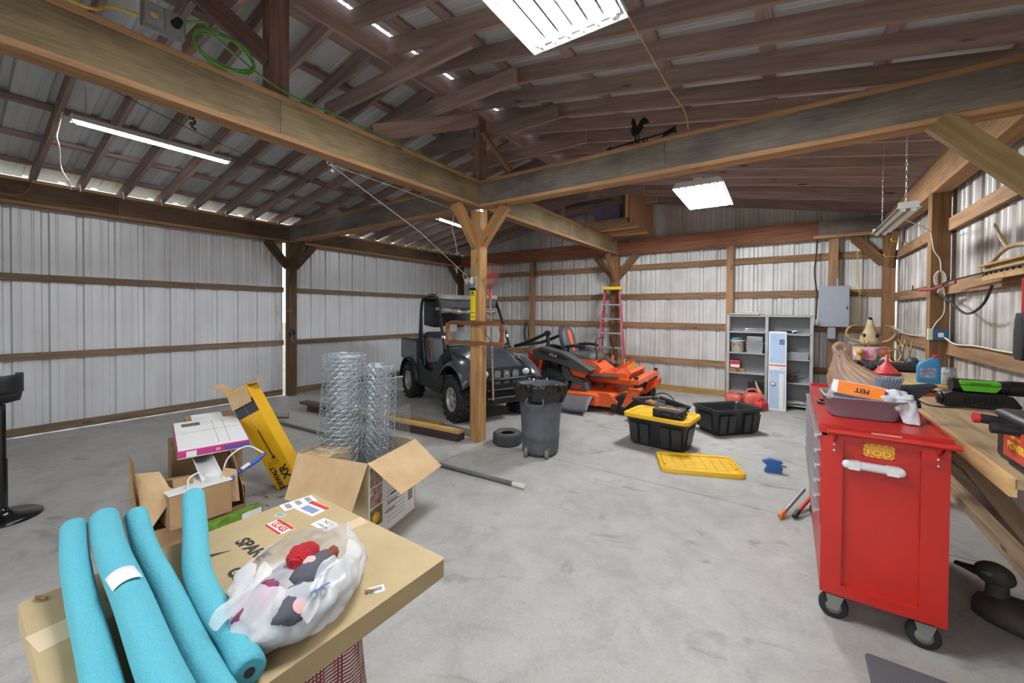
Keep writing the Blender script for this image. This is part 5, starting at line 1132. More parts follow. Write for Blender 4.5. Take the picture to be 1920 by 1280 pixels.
MB().box(.15, .30, .02, .05, .40, .62).build('yellow_bracket', MATS['yellow_cap'], la_)
# storage loft over the rear beam
lf = thing('storage_loft', 'boarded storage loft on the rear beam under the roof', 'loft', (0, 3.2, 3.16))
for k in range(5): lumber('floor_board', V((-.55, .10+.30*k, .025))+V((0, 0, 0)), V((.80, .10+.30*k, .025)), .20, .03, w_new if k % 2 else w_board, lf)
for x in (-.45, .62): lumber('joist', (x, 0, .045+.03), (x, 1.44, .045+.03), .04, .06, w_red, lf)
lumber('front_board', (-.55, -.01, .065), (.76, -.01, .065), .03, .10, w_board, lf)
MB().prism([(0, .02), (1.44, .02), (1.44, .655), (0, .655)], .012, (.785, 0, 0), (0, 1, 0), (0, 0, 1), (1, 0, 0)).build('side_panel', mat('hardboard', 'b58a68', .8, hex2='a57c5c', scale=3), lf)
lumber('stud', (.74, .02, .10), (.74, .02, .66), .06, .045, w_new, lf, (0, 1, 0)); lumber('stud', (-.52, .02, .10), (-.52, .02, .68), .06, .045, w_raft, lf, (0, 1, 0)); lumber('stud', (.68, .015, .05), (.68, .015, .67), .05, .03, w_dpost, lf, (0, 1, 0))
pu = thing('purple_tub', 'dull purple plastic tub stored in the loft', 'tub', (.32, 3.52, 3.205))
q = MB(); q.loft([xyz(rrect(.50, .36, .05, 4), 0), xyz(rrect(.58, .44, .06, 4), .36), xyz(rrect(.60, .46, .06, 4), .37), xyz(rrect(.54, .40, .05, 4), .37), xyz(rrect(.46, .32, .05, 4), .02)]); q.build('tub', mat('purple_plastic', '6b5878', .5), pu)
dk_ = thing('black_crate', 'black crate stored beside the purple tub in the loft', 'crate', (.60, 3.95, 3.205)); q = MB(); q.loft([xyz(rrect(.26, .3, .03, 3), 0), xyz(rrect(.30, .34, .03, 3), .3)]); q.build('crate', m_black, dk_)
# floor mat and decoy at the right
fm = MB(); fm.loft([xyz(rrect(.70, .50, .02, 3, (3.80, -1.60)), z) for z in (.001, .010)]+[xyz(rrect(.685, .485, .02, 3, (3.80, -1.60)), .012)], smooth=False)
def matm():
    m, N, L, B = _new('ribbed_rubber'); B.inputs['Roughness'].default_value = .8; B.inputs['Base Color'].default_value = srgb('55575a')
    tc = N.new('ShaderNodeTexCoord'); w1 = N.new('ShaderNodeTexVoronoi'); w1.inputs['Scale'].default_value = 90; w1.inputs['Randomness'].default_value = 0; L.new(tc.outputs['Object'], w1.inputs[0]); bp = N.new('ShaderNodeBump'); bp.inputs['Strength'].default_value = .8; bp.inputs['Distance'].default_value = .004; L.new(w1.outputs['Distance'], bp.inputs['Height']); L.new(bp.outputs[0], B.inputs['Normal']); return m
tag(fm.build('floor_mat', matm()), 'dark grey textured rubber floor mat in the bottom right corner', 'mat')
dc = thing('duck_decoy', 'dark waterfowl decoy lying in the shadow under the workbench', 'decoy', (4.15, -.74, 0), R_(150))
m_dec = mat('decoy_brown', '453e38', .7, hex2='2b2825', scale=6)
q = MB(); q.loft([[(x, w*cos(a), max(h*(.45+.55*sin(a)), .0)) for a in [2*pi*i/16 for i in range(16)]] for x, w, h in ((-.20, .02, .06), (-.17, .07, .10), (-.08, .11, .14), (.04, .12, .15), (.13, .10, .14), (.19, .05, .11), (.21, .01, .07))]); q.build('body', m_dec, dc)
q = MB(); q.ball((.13, 0, .235), (.075, .055, .06), 14, 10); q.cyl((.12, 0, .12), (.12, 0, .22), .045, .04, 12); hd = q.build('head', m_dec, dc)
q = MB(); q.loft([[(x, w*cos(a), .22+h*sin(a)) for a in [2*pi*i/10 for i in range(10)]] for x, w, h in ((.19, .03, .025), (.24, .028, .012), (.275, .022, .008))]); q.build('bill', m_black, hd)
for s in (-1, 1): MB().ball((.145, s*.048, .245), (.028, .012, .016), 8, 6).build('eye_patch', mat('decoy_green', '2f5a38', .5), hd); MB().prism([(-.10, .05), (.05, .06), (.02, .10), (-.12, .085)], .01, (0, s*.10-.005, 0), (1, 0, 0), (0, 0, 1), (0, 1, 0)).build('wing_patch', mat('decoy_tan', '9a8458', .7), dc)
# ------------------------------------------------------------------ workbench along the right wall
BZ = .92
bn = thing('workbench', 'long plank workbench running along the right wall', 'workbench', (0, 0, 0))
for a, b, m in ((-1.33, .35, w_board), (.352, 2.0, w_board), (2.002, 4.60, w_board)):
    lumber('bench_top', (4.155, a, BZ-.019), (4.155, b, BZ-.019), .51, .038, wood('bench_ply', 'b39a78', '8d7658', knots=False), bn)
lumber('front_edge', (3.895, -1.33, BZ-.035), (3.895, 4.60, BZ-.035), .022, .075, w_new, bn)
for y in (-.42, 1.2, 2.9): lumber('joist', (3.91, y, BZ-.09), (4.42, y, BZ-.09), .04, .10, w_dpost, bn)
for y in (1.2, 4.4): lumber('leg', (3.96, y, 0), (3.96, y, BZ-.04), .09, .09, w_post, bn, (0, 1, 0))
lumber('brace', (3.95, -.40, BZ-.10), (4.42, -.40, .10), .04, .09, w_board, bn)
lumber('floor_runner', (4.36, -1.5, .045), (4.36, 3.0, .045), .09, .09, w_board, bn)
for x, y, z0 in ((4.05, 1.35, 0), (4.2, 1.05, 0)): lumber('loose_plank', (3.98, y, BZ+.012), (4.42, y+.12, BZ+.012), .12, .022, w_new, bn)
# ------------------------------------------------------------------ red roller cabinet
m_cab = mat('red_enamel', 'ba241c', .38, var=.06, scale=3, coat=.1, hex2='ab1e17'); m_hand = mat('drawer_pull', 'c3c7ca', .3, .6, var=.1)
CX0, CX1, CY0, CY1, CZ0, CZ1 = 3.29, 3.755, -1.18, .20, .14, 1.0
cb = thing('tool_cabinet', 'red roller tool cabinet with steel drawer pulls in front of the workbench', 'cabinet', (0, 0, 0))
body = MB().box(CX0+.02, CX1, CY0+.02, CY1, CZ0, CZ1-.01).build('body', m_cab, cb)
# framed end panel
e = MB(); e.box(CX0, CX0+.085, CY0, CY0+.02, CZ0, CZ1-.03); e.box(CX1-.095, CX1, CY0, CY0+.02, CZ0, CZ1-.03); e.box(CX0+.085, CX1-.095, CY0, CY0+.02, CZ0, CZ0+.055); e.box(CX0+.085, CX1-.095, CY0, CY0+.02, CZ1-.055, CZ1-.03); e.build('end_frame', m_cab, cb)
MB().box(CX0-.012, CX1+.008, CY0-.012, CY1+.008, CZ1-.03, CZ1+.012).build('top_tray', m_cab, cb, .004)
r = MB(); r.box(CX0-.012, CX0, CY0-.012, CY1+.008, CZ1+.012, CZ1+.02); r.box(CX1, CX1+.008, CY0-.012, CY1+.008, CZ1+.012, CZ1+.02); r.box(CX0, CX1, CY0-.012, CY0, CZ1+.012, CZ1+.02); r.box(CX0, CX1, CY1, CY1+.008, CZ1+.012, CZ1+.03); r.build('rim', m_cab, cb)
bar_ = MB().cyl((CX0+.01, CY0-.075, CZ1-.004), (CX1+.015, CY0-.075, CZ1-.004), .0135, n=14).build('push_bar', m_cab, cb)
for x in (CX0+.05, CX1-.04):
    MB().prism([(CY0, CZ1-.03), (CY0-.085, CZ1-.014), (CY0-.085, CZ1), (CY0, CZ1-.07)], .01, (x-.005, 0, 0), (0, 1, 0), (0, 0, 1), (1, 0, 0)).build('bar_bracket', m_cab, bar_)
    for dz in (-.085, -.115): MB().lathe([(.001, 0), (.008, 0), (.006, -.006), (.001, -.008)], 10, axis='y', c=(x, CY0-.0005, CZ1+dz)).build('rivet', m_chrome, cb)
MB().box(CX0+.19, CX0+.30, CY0-.0135, CY0-.012, CZ1-.022, CZ1+.002).build('masking_label', mat('masking_tape', 'd2bfa0', .8), cb)
wl_ = MB(); wl_.box(CX0+.165, CX0+.28, CY0+.0185, CY0+.0195, .874, .94); wo = wl_.build('warning_sticker', mat('sticker_orange', 'cf7a1c', .5, var=.05), cb)
fr = MB(); x0_, x1_, z0_, z1_ = CX0+.165, CX0+.28, .874, .94
n_ = 9
for k in range(n_):
    if k % 2 == 0:
        a = x0_+(x1_-x0_)*k/n_; b_ = x0_+(x1_-x0_)*(k+1)/n_
        fr.box(a, b_, CY0+.0178, CY0+.0186, z0_, z0_+.006); fr.box(a, b_, CY0+.0178, CY0+.0186, z1_-.006, z1_)
for k in range(5):
    if k % 2 == 0:
        a = z0_+(z1_-z0_)*k/5; b_ = z0_+(z1_-z0_)*(k+1)/5
        fr.box(x0_, x0_+.006, CY0+.0178, CY0+.0186, a, b_); fr.box(x1_-.006, x1_, CY0+.0178, CY0+.0186, a, b_)
m_styel = mat('sticker_yellow', 'e3bd3a', .5, var=.03); fr.build('dashed_border', m_styel, wo)
text('WARNING!', .022, m_styel, wo, ((x0_+x1_)/2, CY0+.0182, .921), ax=(1, 0, 0), ay=(0, 0, 1), bold=.0008); text('FOD', .040, m_styel, wo, ((x0_+x1_)/2, CY0+.0182, .896), ax=(1, 0, 0), ay=(0, 0, 1), bold=.0012, sx=1.15)
hz = .825
hb = MB(); hb.loft([[(CX0+.085+.02*0+.115*(1+s_)*1.0, CY0+.019-d, hz+z) for d, z in ((0, -.018), (.022, -.018), (.03, -.008), (.03, .008), (.022, .018), (0, .018))] for s_ in (-.78, .78)], smooth=False); h_ = hb.build('end_lamp', mat('milky_plastic', 'd9dadb', .35, var=.03), cb)
for s_ in (-1, 1):
    q = MB(); q.lathe([(.001, .0), (.021, 0), (.021, -.024), (.014, -.032), (.001, -.033)], 16, axis='y', c=(CX0+.20+s_*.098, CY0+.0195, hz)); q.box(CX0+.20+s_*.072-.022, CX0+.20+s_*.072+.022, CY0-.0135, CY0+.02, hz-.021, hz+.021); q.build('end_cap', m_white, h_)
# drawers: two banks facing the room
banks = ((CY0+.03, CY0+.50, (.952, .872, .792, .712, .632, .552)), (CY0+.53, CY1-.03, (.952, .892, .832, .762, .692, .612, .532)))
for ya_, yb_, zs_ in banks:
    for k, zt_ in enumerate(zs_):
        zb_ = (zs_[k+1] if k+1 < len(zs_) else zt_-.085)+.008
        d_ = MB().box(CX0-.004, CX0+.02, ya_, yb_, zb_, zt_-.004).build('drawer', m_cab, cb, .003); MB().prism([(0, 0), (-.028, .004), (-.030, -.010), (-.020, -.024), (-.017, -.010), (0, -.006)], yb_-ya_-.01, (CX0-.004, ya_+.005, zt_-.004), (1, 0, 0), (0, 0, 1), (0, 1, 0)).build('pull', m_hand, d_)
MB().box(CX0, CX0+.02, CY0+.02, CY1, CZ0, .47).build('lower_panel', m_cab, cb); MB().box(CX0, CX0+.02, CY0, CY1, .955, CZ1-.03).build('head_rail', m_cab, cb)
m_cast = mat('caster_steel', '8f9088', .45, .5, var=.1)
for x, y in ((CX0+.06, CY0+.075), (CX1-.07, CY0+.075), (CX0+.06, CY1-.08), (CX1-.07, CY1-.08)):
    w_ = MB().lathe([(.012, -.02), (.05, -.022), (.062, -.014), (.062, .014), (.05, .022), (.012, .02)], 24, axis='y', c=(x, y-.03, .062)).build('caster_wheel', m_rub, cb); MB().lathe([(.01, -.024), (.034, -.0225), (.034, .0225), (.01, .024)], 14, axis='y', c=(x, y-.03, .062)).build('caster_hub', m_cast, w_)
    q = MB(); q.box(x-.04, x+.04, y-.04, y+.05, .128, .14)
    for s_ in (-1, 1): q.prism([(-.035, .128), (.04, .128), (.018, .055), (-.015, .055)], .004, (x, y-.03+s_*.030-.002, 0), (1, 0, 0), (0, 0, 1), (0, 1, 0))
    q.build('caster_fork', m_cast, w_)
# tools leaning on the cabinet's drawer side
for i, (x, y, c, lab) in enumerate(((3.10, -.10, 'e07a2a', 'grey tool handle with orange grip poking out beside the red cabinet'), (3.19, -.04, '2f3034', 'red bar with black grip lying beside the red cabinet'))):
    t = thing('long_handle_tool', lab, 'tool', (x, y, .02)); MB().tube([(.02, .05, .012), (.16, .42, .10)], .014, 8).build('shaft', m_alu if i == 0 else m_red, t); MB().tube([(0, 0, .0), (.03, .08, .02)], .018, 8).build('grip', mat('grip_%d' % i, c, .5), t)
bc = thing('clamp', 'small blue clamp on the floor beyond the red cabinet', 'clamp', (3.02, .95, 0), R_(10)); MB().prism([(-.07, 0), (.07, 0), (.09, .05), (.05, .07), (.09, .11), (-.02, .13), (-.09, .10), (-.04, .06)], .05, (0, 0, 0), (1, 0, 0), (0, 0, 1), (0, 1, 0)).build('jaw', mat('clamp_blue', '2a62a8', .4), bc, .006); MB().cyl((.0, .02, .07), (.12, .02, .07), .012).build('screw', m_galv, bc)
# ---- on the cabinet
ct = CZ1+.014
gt_ = thing('plastic_tub', 'grey plastic dish tub full of odds and ends on the red cabinet', 'tub', (3.475, -.82, ct), R_(4))
q = MB(); q.loft([xyz(rrect(w, h, rr_, 5), z) for w, h, rr_, z in ((.27, .24, .05, 0), (.29, .26, .06, .01), (.325, .295, .06, .105), (.35, .32, .06, .108), (.35, .32, .06, .113), (.315, .285, .055, .113), (.275, .245, .05, .012))]); q.build('tub', mat('grey_tub', '85848c', .4, var=.05), gt_)
fx = thing('bulb_carton', 'orange and white light bulb carton lying in the grey tub', 'box', (3.44, -.905, ct+.112), R_(-4), ry=R_(7), rx=R_(-25))
MB().box(-.10, .12, -.02, .03, 0, .075).build('carton', m_paper, fx, .002); MB().box(-.075, .121, -.0212, -.02, .002, .072).build('orange_face', mat('feit_orange', 'e27a1c', .5, var=.03), fx)
text('FEIT', .034, m_ink, fx, (.03, -.0218, .035), ax=(-1, 0, 0), ay=(0, 0, -1), bold=.0012)
cl_ = lump('cloth', (3.605, -.86, ct+.10), (.085, .08, .055), mat('white_cloth', 'd6d8dd', .9, hex2='b4b6c2', scale=26), 2.4, .5, None, 40, 26); tag(cl_, 'white cloth glove crumpled over the rim of the grey tub', 'cloth')
cg = MB(); cg.loft([[(3.645+.025*v+.045*cos(a)*(1-.25*v), -.90-.03*v+.028*sin(a)+.006*sin(5*a+9*v), ct+.12-.115*v) for a in [2*pi*i/18 for i in range(18)]] for v in [k/8 for k in range(9)]]); tag(cg.build('glove_cuff', MATS['white_cloth']), 'white ribbed glove cuff hanging over the tub rim', 'glove')
pk_ = lump('cloth', (3.56, -.84, ct+.135), (.035, .06, .022), mat('pink_cloth', 'c06a9a', .9, hex2='a85a86', scale=30), 7.4, .3, None); tag(pk_, 'pink cloth strip on the white glove', 'cloth')
br = thing('counter_brush', 'black counter brush with long grey bristles lying across the grey tub', 'brush', (3.60, -.66, ct+.085), R_(15), ry=R_(-8))
MB().box(-.16, .10, -.02, .02, 0, .028).build('handle', m_black, br, .006)
q = MB()
for i in range(14):
    for j in range(5): x = -.03+.010*i*.8; y = -.03+.015*j; q.cyl((x*.7, y*.5, .02), (x+.015, y*1.3, .11+.005*sin(i*3+j)), .005, .004, 5)
q.build('bristles', mat('grey_bristle', '6d7a8a', .8, hex2='8f9aa6', scale=60), br)
br2 = thing('hand_broom', 'dark hand broom head behind the grey bristle brush', 'brush', (3.66, -.52, ct+.03), R_(10), ry=R_(-10))
q = MB()
for i in range(14):
    for j in range(4): x = .011*i; y = -.03+.02*j; q.cyl((x*.5, y*.5, .0), (x+.06, y*1.2, .10), .006, .005, 5)
q.build('bristles', mat('dark_bristle', '34383e', .8), br2); MB().box(-.08, .12, -.025, .025, -.03, .02).build('head', m_black, br2, .006)
m_tan = mat('tan_film', 'd0ae94', .35, var=.08, alpha=.55)
pb2 = thing('plastic_bag', 'tan plastic grocery bag standing behind the grey tub', 'bag', (3.55, -.36, ct), R_(-6))
q = MB(); L_ = []
for v, (rx_, ry_, z_, ox) in enumerate(((.16, .12, .004, .02), (.20, .14, .03, .02), (.20, .14, .09, .01), (.17, .11, .15, -.03), (.11, .075, .20, -.08), (.055, .04, .25, -.105), (.035, .025, .30, -.12), (.028, .018, .33, -.125))):
    L_.append([(ox+(rx_+.03*nz3(cos(a)*2, sin(a)*2, v*.7, 1.7)+.008*sin(a*11+v*1.3))*cos(a), (ry_+.03*nz3(cos(a)*2, sin(a)*2, v*.7+4, 1.7)+.008*sin(a*11+v*1.3))*sin(a), z_) for a in [2*pi*i/40 for i in range(40)]])
q.loft(L_, cap=True); q.build('bag_skin', m_tan, pb2)
MB().tube(cat_curve([(-.13, -.02, .30), (-.16, -.02, .345), (-.13, 0, .375), (-.10, .02, .345), (-.12, .02, .30)], 5), .013, 8).build('handle', m_tan, pb2); lump('contents', (.03, 0, .08), (.12, .09, .06), mat('grey_contents', '8d8f94', .8), 3.1, .3, pb2)
ln2 = thing('bulb_sleeve', 'clear plastic packing tube sticking out of the grey tub', 'tube', (3.345, -.93, ct+.115), R_(70)); MB().cyl((-.04, 0, 0), (.16, .03, .03), .018, n=12).build('tube', mat('clear_sleeve', 'd0d6da', .2, alpha=.6), ln2); MB().cyl((.14, .027, .026), (.18, .033, .034), .022, n=10).build('cap', m_white, ln2)
rg = MB(); rg.tube([(3.345+.045*cos(a), -.56+.055*sin(a), ct+.008) for a in [2*pi*i/28 for i in range(28)]], .008, 8, closed=True); tag(rg.build('rubber_ring', m_black), 'flat black ring lying on the red cabinet beside the grey tub', 'ring')
# ---- on the bench
def jug(label, loc, rz, col):
    t = thing('oil_jug', label, 'jug', loc, rz); q = MB(); q.loft([xyz(rrect(w, d, .02, 4, (ox, 0)), z) for w, d, ox, z in ((.15, .075, 0, 0), (.16, .08, 0, .01), (.16, .08, 0, .15), (.145, .07, .005, .185), (.075, .06, .035, .225), (.05, .05, .045, .24))]); q.build('bottle', mat('jug_'+col, col, .35, var=.04), t)
    MB().cyl((.045, 0, .238), (.045, 0, .268), .021, n=16).build('cap', m_red, t); lb_ = MB().box(-.06, .05, -.0412, -.040, .05, .145).build('label', mat('jug_label', '9fb4c6', .5, hex2='3b6da8', scale=30), t)
    text('JOHNSEN', .020, m_red, lb_, (-.005, -.0418, .115), ax=(1, 0, 0), ay=(0, 0, 1), bold=.0006); return t
jug('blue fluid jug with a red cap standing on the workbench', (4.22, 1.52, BZ+.025), R_(-6), '2f86bd')
cn = thing('paint_can', 'white printed can beside the blue jug on the workbench', 'can', (4.37, 1.60, BZ)); MB().lathe([(.05, 0), (.052, .004), (.052, .16), (.048, .165), (.001, .165)], 20).build('can', mat('can_print', 'c9cbc8', .4, hex2='70757a', scale=40), cn); MB().lathe([(.05, .163), (.053, .167), (.05, .171)], 20).build('rim', m_galv, cn)
fn = thing('funnel', 'red plastic funnel standing upside down on the workbench', 'funnel', (4.03, 2.20, BZ)); MB().lathe([(.115, 0), (.12, .004), (.115, .03), (.105, .035), (.03, .13), (.022, .14), (.012, .21), (.009, .21), (.018, .14), (.1, .03)], 28, cap=False).build('cone', mat('red_plastic', 'b23a3c', .4, var=.06), fn)
MB().tube([(.119*cos(a), .119*sin(a), .018) for a in [2*pi*i/28 for i in range(28)]], .003, 5, closed=True).build('rim_band', m_black, fn)
js = thing('work_light', 'black and green cordless work light on the workbench', 'tool', (4.27, .47, BZ), R_(6))
q = MB(); q.prism([(-.20, 0), (.16, 0), (.185, .03), (.14, .10), (-.16, .11), (-.20, .09)], .13, (0, .065, 0), (1, 0, 0), (0, 0, 1), (0, -1, 0)); q.build('base', m_black, js, .012)
q = MB(); q.cyl((-.15, 0, .155), (.17, 0, .15), .048, .046, 18); q.cyl((.13, 0, .15), (.21, 0, .15), .052, .052, 18); hb_ = q.build('barrel', m_black, js); MB().box(-.12, .09, -.055, .055, .16, .195).build('shroud', mat('lime_plastic', '5fbf2e', .4), js, .012); MB().prism([(-.10, .12), (.06, .12), (.09, .16), (-.12, .16)], .004, (0, -.052, 0), (1, 0, 0), (0, 0, 1), (0, -1, 0)).build('side_badge', MATS['lime_plastic'], js)
text('greenworks', .022, m_black, js, (-.015, -.0556, .176), ax=(1, 0, 0), ay=(0, 0, 1)); 
for k in range(8): MB().box(-.10+.026*k, -.09+.026*k, -.068, -.064, .03, .085).build('vent', m_steel, js)
MB().ball((-.205, 0, .055), (.02, .055, .045), 12, 8).build('lens', m_steel, js)
cord('cable', 'black cable trailing from the green work light over the bench', [(4.26, .36, BZ+.05), (4.14, .33, BZ+.01), (4.0, .30, BZ+.008), (3.96, .48, BZ+.008)], .005, m_wire, cat='cable')
bt_ = thing('portable_battery', 'black portable power pack with a red label at the near end of the bench', 'battery', (4.075, -1.12, BZ), R_(0))
q = MB(); q.loft([xyz(rrect(w, d, .02, 3), z) for w, d, z in ((.22, .36, 0), (.235, .375, .02), (.235, .375, .19), (.25, .39, .195), (.25, .39, .215), (.22, .36, .225))]); q.build('case', mat('pack_black', '2b2d33', .45, var=.1), bt_)
MB().box(-.119, -.1178, -.13, .10, .03, .16).build('label', mat('pack_red', 'c24a3a', .5, var=.05), bt_); text('POWER', .045, m_styel, bt_, (-.1196, -.02, .085), ax=(0, -1, 0), ay=(0, 0, 1), bold=.0015)
text('PORTABLE', .018, m_styel, bt_, (-.1196, -.02, .125), ax=(0, -1, 0), ay=(0, 0, 1))
for y, m in ((.16, m_red), (-.05, m_black)): MB().cyl((-.11, y, .165), (-.18, y, .17), .022, n=12).build('socket', m_black, bt_); MB().cyl((-.18, y, .17), (-.20, y, .17), .024, n=12).build('socket_cap', m, bt_)
MB().box(-.125, -.117, -.12, .02, .005, .022).build('catch', m_steel, bt_); MB().box(-.06, .06, -.15, -.05, .2252, .228).build('paper', m_paper, bt_)
ol = thing('orange_level', 'orange tool with black straps lying flat on the workbench', 'tool', (4.05, .85, BZ), R_(12)); MB().box(-.14, .20, -.03, .03, 0, .03).build('body', mat('orange_red', 'c94a22', .45, var=.1), ol, .004); MB().box(-.04, .10, -.035, .035, .03, .045).build('strap', m_black, ol, .004); MB().box(.12, .14, -.031, .031, 0, .0315).build('badge', m_styel, ol)
bp_ = thing('vacuum_tube', 'black plastic tube lying at the back of the workbench', 'tube', (4.20, 2.62, BZ+.045), R_(3)); MB().cyl((-.30, 0, 0), (.20, .0, 0), .045, n=16).build('tube', m_black, bp_); MB().cyl((.18, 0, 0), (.21, 0, 0), .05, n=16).build('collar', m_black, bp_)
bp2 = thing('blower_tube', 'long black blower tube lying diagonally along the workbench', 'tube', (4.10, 2.95, BZ+.04), R_(-15)); MB().cyl((-.20, 0, .005), (.28, 0, 0), .045, .036, n=14).build('tube', m_black, bp2)
vt = thing('garbage_sack', 'flat black plastic sack lying on the bench behind the red funnel', 'sack', (4.02, 2.60, BZ)); lump('sack', (0, 0, .06), (.12, .3, .05), m_film, 4.2, .4, vt)
# antlers, skulls
m_bone = mat('bone', 'cdbb98', .7, hex2='a8916a', scale=10); m_ant = mat('antler', 'bda37c', .6, hex2='8a6f4a', scale=12)
def antler(parent, base, pts, tines, r=.013):
    P = cat_curve([V(base)+V(p) for p in pts], 5); n = len(P); o = MB().tube(P, [r*(1-.65*i/n) for i in range(n)], 8).build('antler', m_ant, parent)
    for f, d, l in tines:
        p = P[int(f*(n-1))]; d = V(d).normalized(); MB().tube(cat_curve([p, p+d*l*.5+V((0, 0, l*.08)), p+d*l+V((0, 0, l*.3))], 4), [r*.7]*4+[r*.55]*4+[r*.15], 6).build('tine', m_ant, o)
    return o
def skull(label, loc, rz, rx=0, s=1., tilt=0.):
    t = thing('deer_skull', label, 'skull', loc, rz, 'deer skulls on the workbench', rx=rx)
    q = MB(); q.loft([[(w*cos(a)*s, y*s, (z+h*sin(a))*s) for a in [2*pi*i/14 for i in range(14)]] for y, w, h, z in ((.10, .02, .02, .05), (.09, .05, .045, .05), (.04, .065, .055, .055), (-.02, .06, .05, .05), (-.08, .045, .04, .04), (-.16, .03, .027, .03), (-.21, .022, .018, .022), (-.22, .008, .008, .02))]); q.build('cranium', m_bone, t)
    for sx in (-1, 1):
        MB().ball((sx*.055*s, -.045*s, .055*s), (.02*s, .022*s, .02*s), 10, 8).build('eye_socket', m_steel, t); MB().ball((sx*.012*s, -.205*s, .035*s), (.008*s, .02*s, .008*s), 8, 6).build('nostril', m_steel, t)
        MB().cyl((sx*.035*s, .05*s, .09*s), (sx*.045*s, .06*s, .13*s), .014*s, n=8).build('pedicle', m_bone, t)
        antler(t, (sx*.045*s, .06*s, .13*s), [(0, 0, 0), (sx*.08*s, .06*s, .05*s), (sx*.16*s, .05*s, .10*s), (sx*.18*s, -.03*s, .17*s), (sx*.12*s, -.12*s, .22*s)], [(.35, (0, -.3, 1), .12*s), (.65, (sx*.2, .1, 1), .12*s), (.1, (0, -1, .6), .05*s)], .013*s)
    return t
sk = thing('deer_skull', 'large pale deer skull standing nose up in the corner of the bench', 'skull', (4.12, 4.12, BZ+.207), R_(0), 'deer skulls on the workbench')
bx_ = thing('carton', 'cardboard carton on the bench under the large deer skull', 'box', (4.12, 4.15, BZ), R_(5)); MB().box(-.2, .2, -.17, .17, 0, .205).build('carton', m_card2, bx_, .004)
q = MB(); q.loft([[(w*cos(a), d*sin(a)+.01*z, z) for a in [2*pi*i/16 for i in range(16)]] for w, d, z in ((.02, .02, .0), (.11, .09, .01), (.125, .10, .06), (.11, .09, .13), (.08, .07, .20), (.052, .05, .27), (.04, .04, .34), (.03, .03, .40), (.012, .012, .415))]); q.build('cranium', m_bone, sk)
for sx in (-1, 1):
    MB().ball((sx*.075, -.065, .15), (.025, .02, .03), 10, 8).build('eye_socket', m_steel, sk); MB().tube(cat_curve([(sx*.10, 0, .05), (sx*.20, -.02, .08), (sx*.27, -.05, .17), (sx*.24, -.08, .27), (sx*.15, -.08, .31)], 5), [.022]*10+[.016]*6+[.011]*4+[.004], 8).build('antler', m_ant, sk)
MB().ball((0, -.015, .40), (.028, .028, .02), 10, 6).build('nose', m_steel, sk)
skull('small deer skull with curved antlers lying right of the pink chip bag', (4.20, 3.46, BZ+.005), R_(20), s=.9)
sh = thing('antler_pair', 'pair of loose antlers lying at the wall end of the bench', 'antlers', (4.33, 3.25, BZ+.012))
antler(sh, (0, 0, 0), [(0, 0, 0), (.04, -.10, .08), (.03, -.2, .2), (-.02, -.22, .33)], [(.3, (0, -.4, 1), .14), (.6, (.2, .2, 1), .13)], .014); antler(sh, (-.05, .15, 0), [(0, 0, 0), (.05, -.05, .1), (.08, .02, .22), (.05, .1, .33)], [(.4, (-.4, 0, 1), .13), (.7, (.3, .3, 1), .1)], .014)
def pouch(label, loc, rz, c1, c2, s=1.):
    t = thing('snack_bag', label, 'bag', loc, rz); q = MB(); n = 10
    q.loft([[(.14*s*cos(a)*w, .05*s*sin(a)*d+.008*sin(9*a), z*s) for a in [2*pi*i/20 for i in range(20)]] for w, d, z in ((1, .15, 0), (1.02, .8, .04), (1, 1, .10), (1.03, .8, .16), (1.05, .12, .21))]); q.build('bag', mat('pouch_'+c1, c1, .3, hex2=c2, scale=9), t); MB().box(-.15*s, .15*s, -.004, .004, .205*s, .23*s).build('crimp', mat('crimp_'+c1, c1, .3), t); return t
pouch('pink and white snack bag leaning on the bench before the skull', (3.99, 3.42, BZ+.005), R_(10), 'd9d5d8', 'c23a6e', .95); pouch('magenta snack bag beside the pink and white one', (4.10, 3.55, BZ+.005), R_(-5), 'b8285c', '8a8a3a', .9)
for i, (x, y, c, l) in enumerate(((4.01, 3.02, 'd8a820', 'yellow striped package'), (4.05, 3.03, '4a3f6a', 'purple printed package'), (4.10, 3.04, '8d8a9a', 'grey printed package'))):
    t = thing('small_package', l+' standing on the bench edge behind the funnel', 'package', (x, y, BZ+.045)); MB().box(-.018, .018, -.02, .02, -.045, .05).build('pack', mat('pack_%d' % i, c, .5, var=.2), t, .004)
yb2 = thing('yellow_pouch', 'yellow pouch lying on the bench behind the red funnel', 'bag', (4.17, 3.05, BZ)); lump('pouch', (0, 0, .04), (.07, .04, .045), mat('pouch_yellow', 'd9bd1e', .4, hex2='c98a1e', scale=14), 1.4, .3, yb2)
rb = thing('red_tin', 'small red printed tin on the bench right of the funnel', 'tin', (4.27, 3.03, BZ)); MB().box(-.04, .04, -.03, .03, 0, .09).build('tin', mat('red_tin', 'b03028', .4, hex2='8e8a88', scale=22), rb, .006)
bt2 = thing('flashlight', 'black flashlight lying on the bench beside the small packages', 'flashlight', (3.93, 3.08, BZ+.036), R_(5)); MB().cyl((-.05, 0, 0), (.06, 0, 0), .028, .03, 16).build('body', m_black, bt2); MB().lathe([(.02, -.085), (.036, -.085), (.036, -.05), (.028, -.04)], 18, axis='x').build('head', m_black, bt2)
bl_ = thing('domed_cap', 'dark green domed cap with a hole on the bench by the wall', 'cap', (4.37, 2.98, BZ)); MB().lathe([(.062, 0), (.064, .01), (.064, .09), (.055, .125), (.03, .145), (.002, .15)], 22).build('dome', mat('dark_green', '3b4442', .5, var=.1), bl_); MB().ball((-.03, -.055, .08), (.014, .012, .014), 8, 6).build('hole', m_black, bl_)
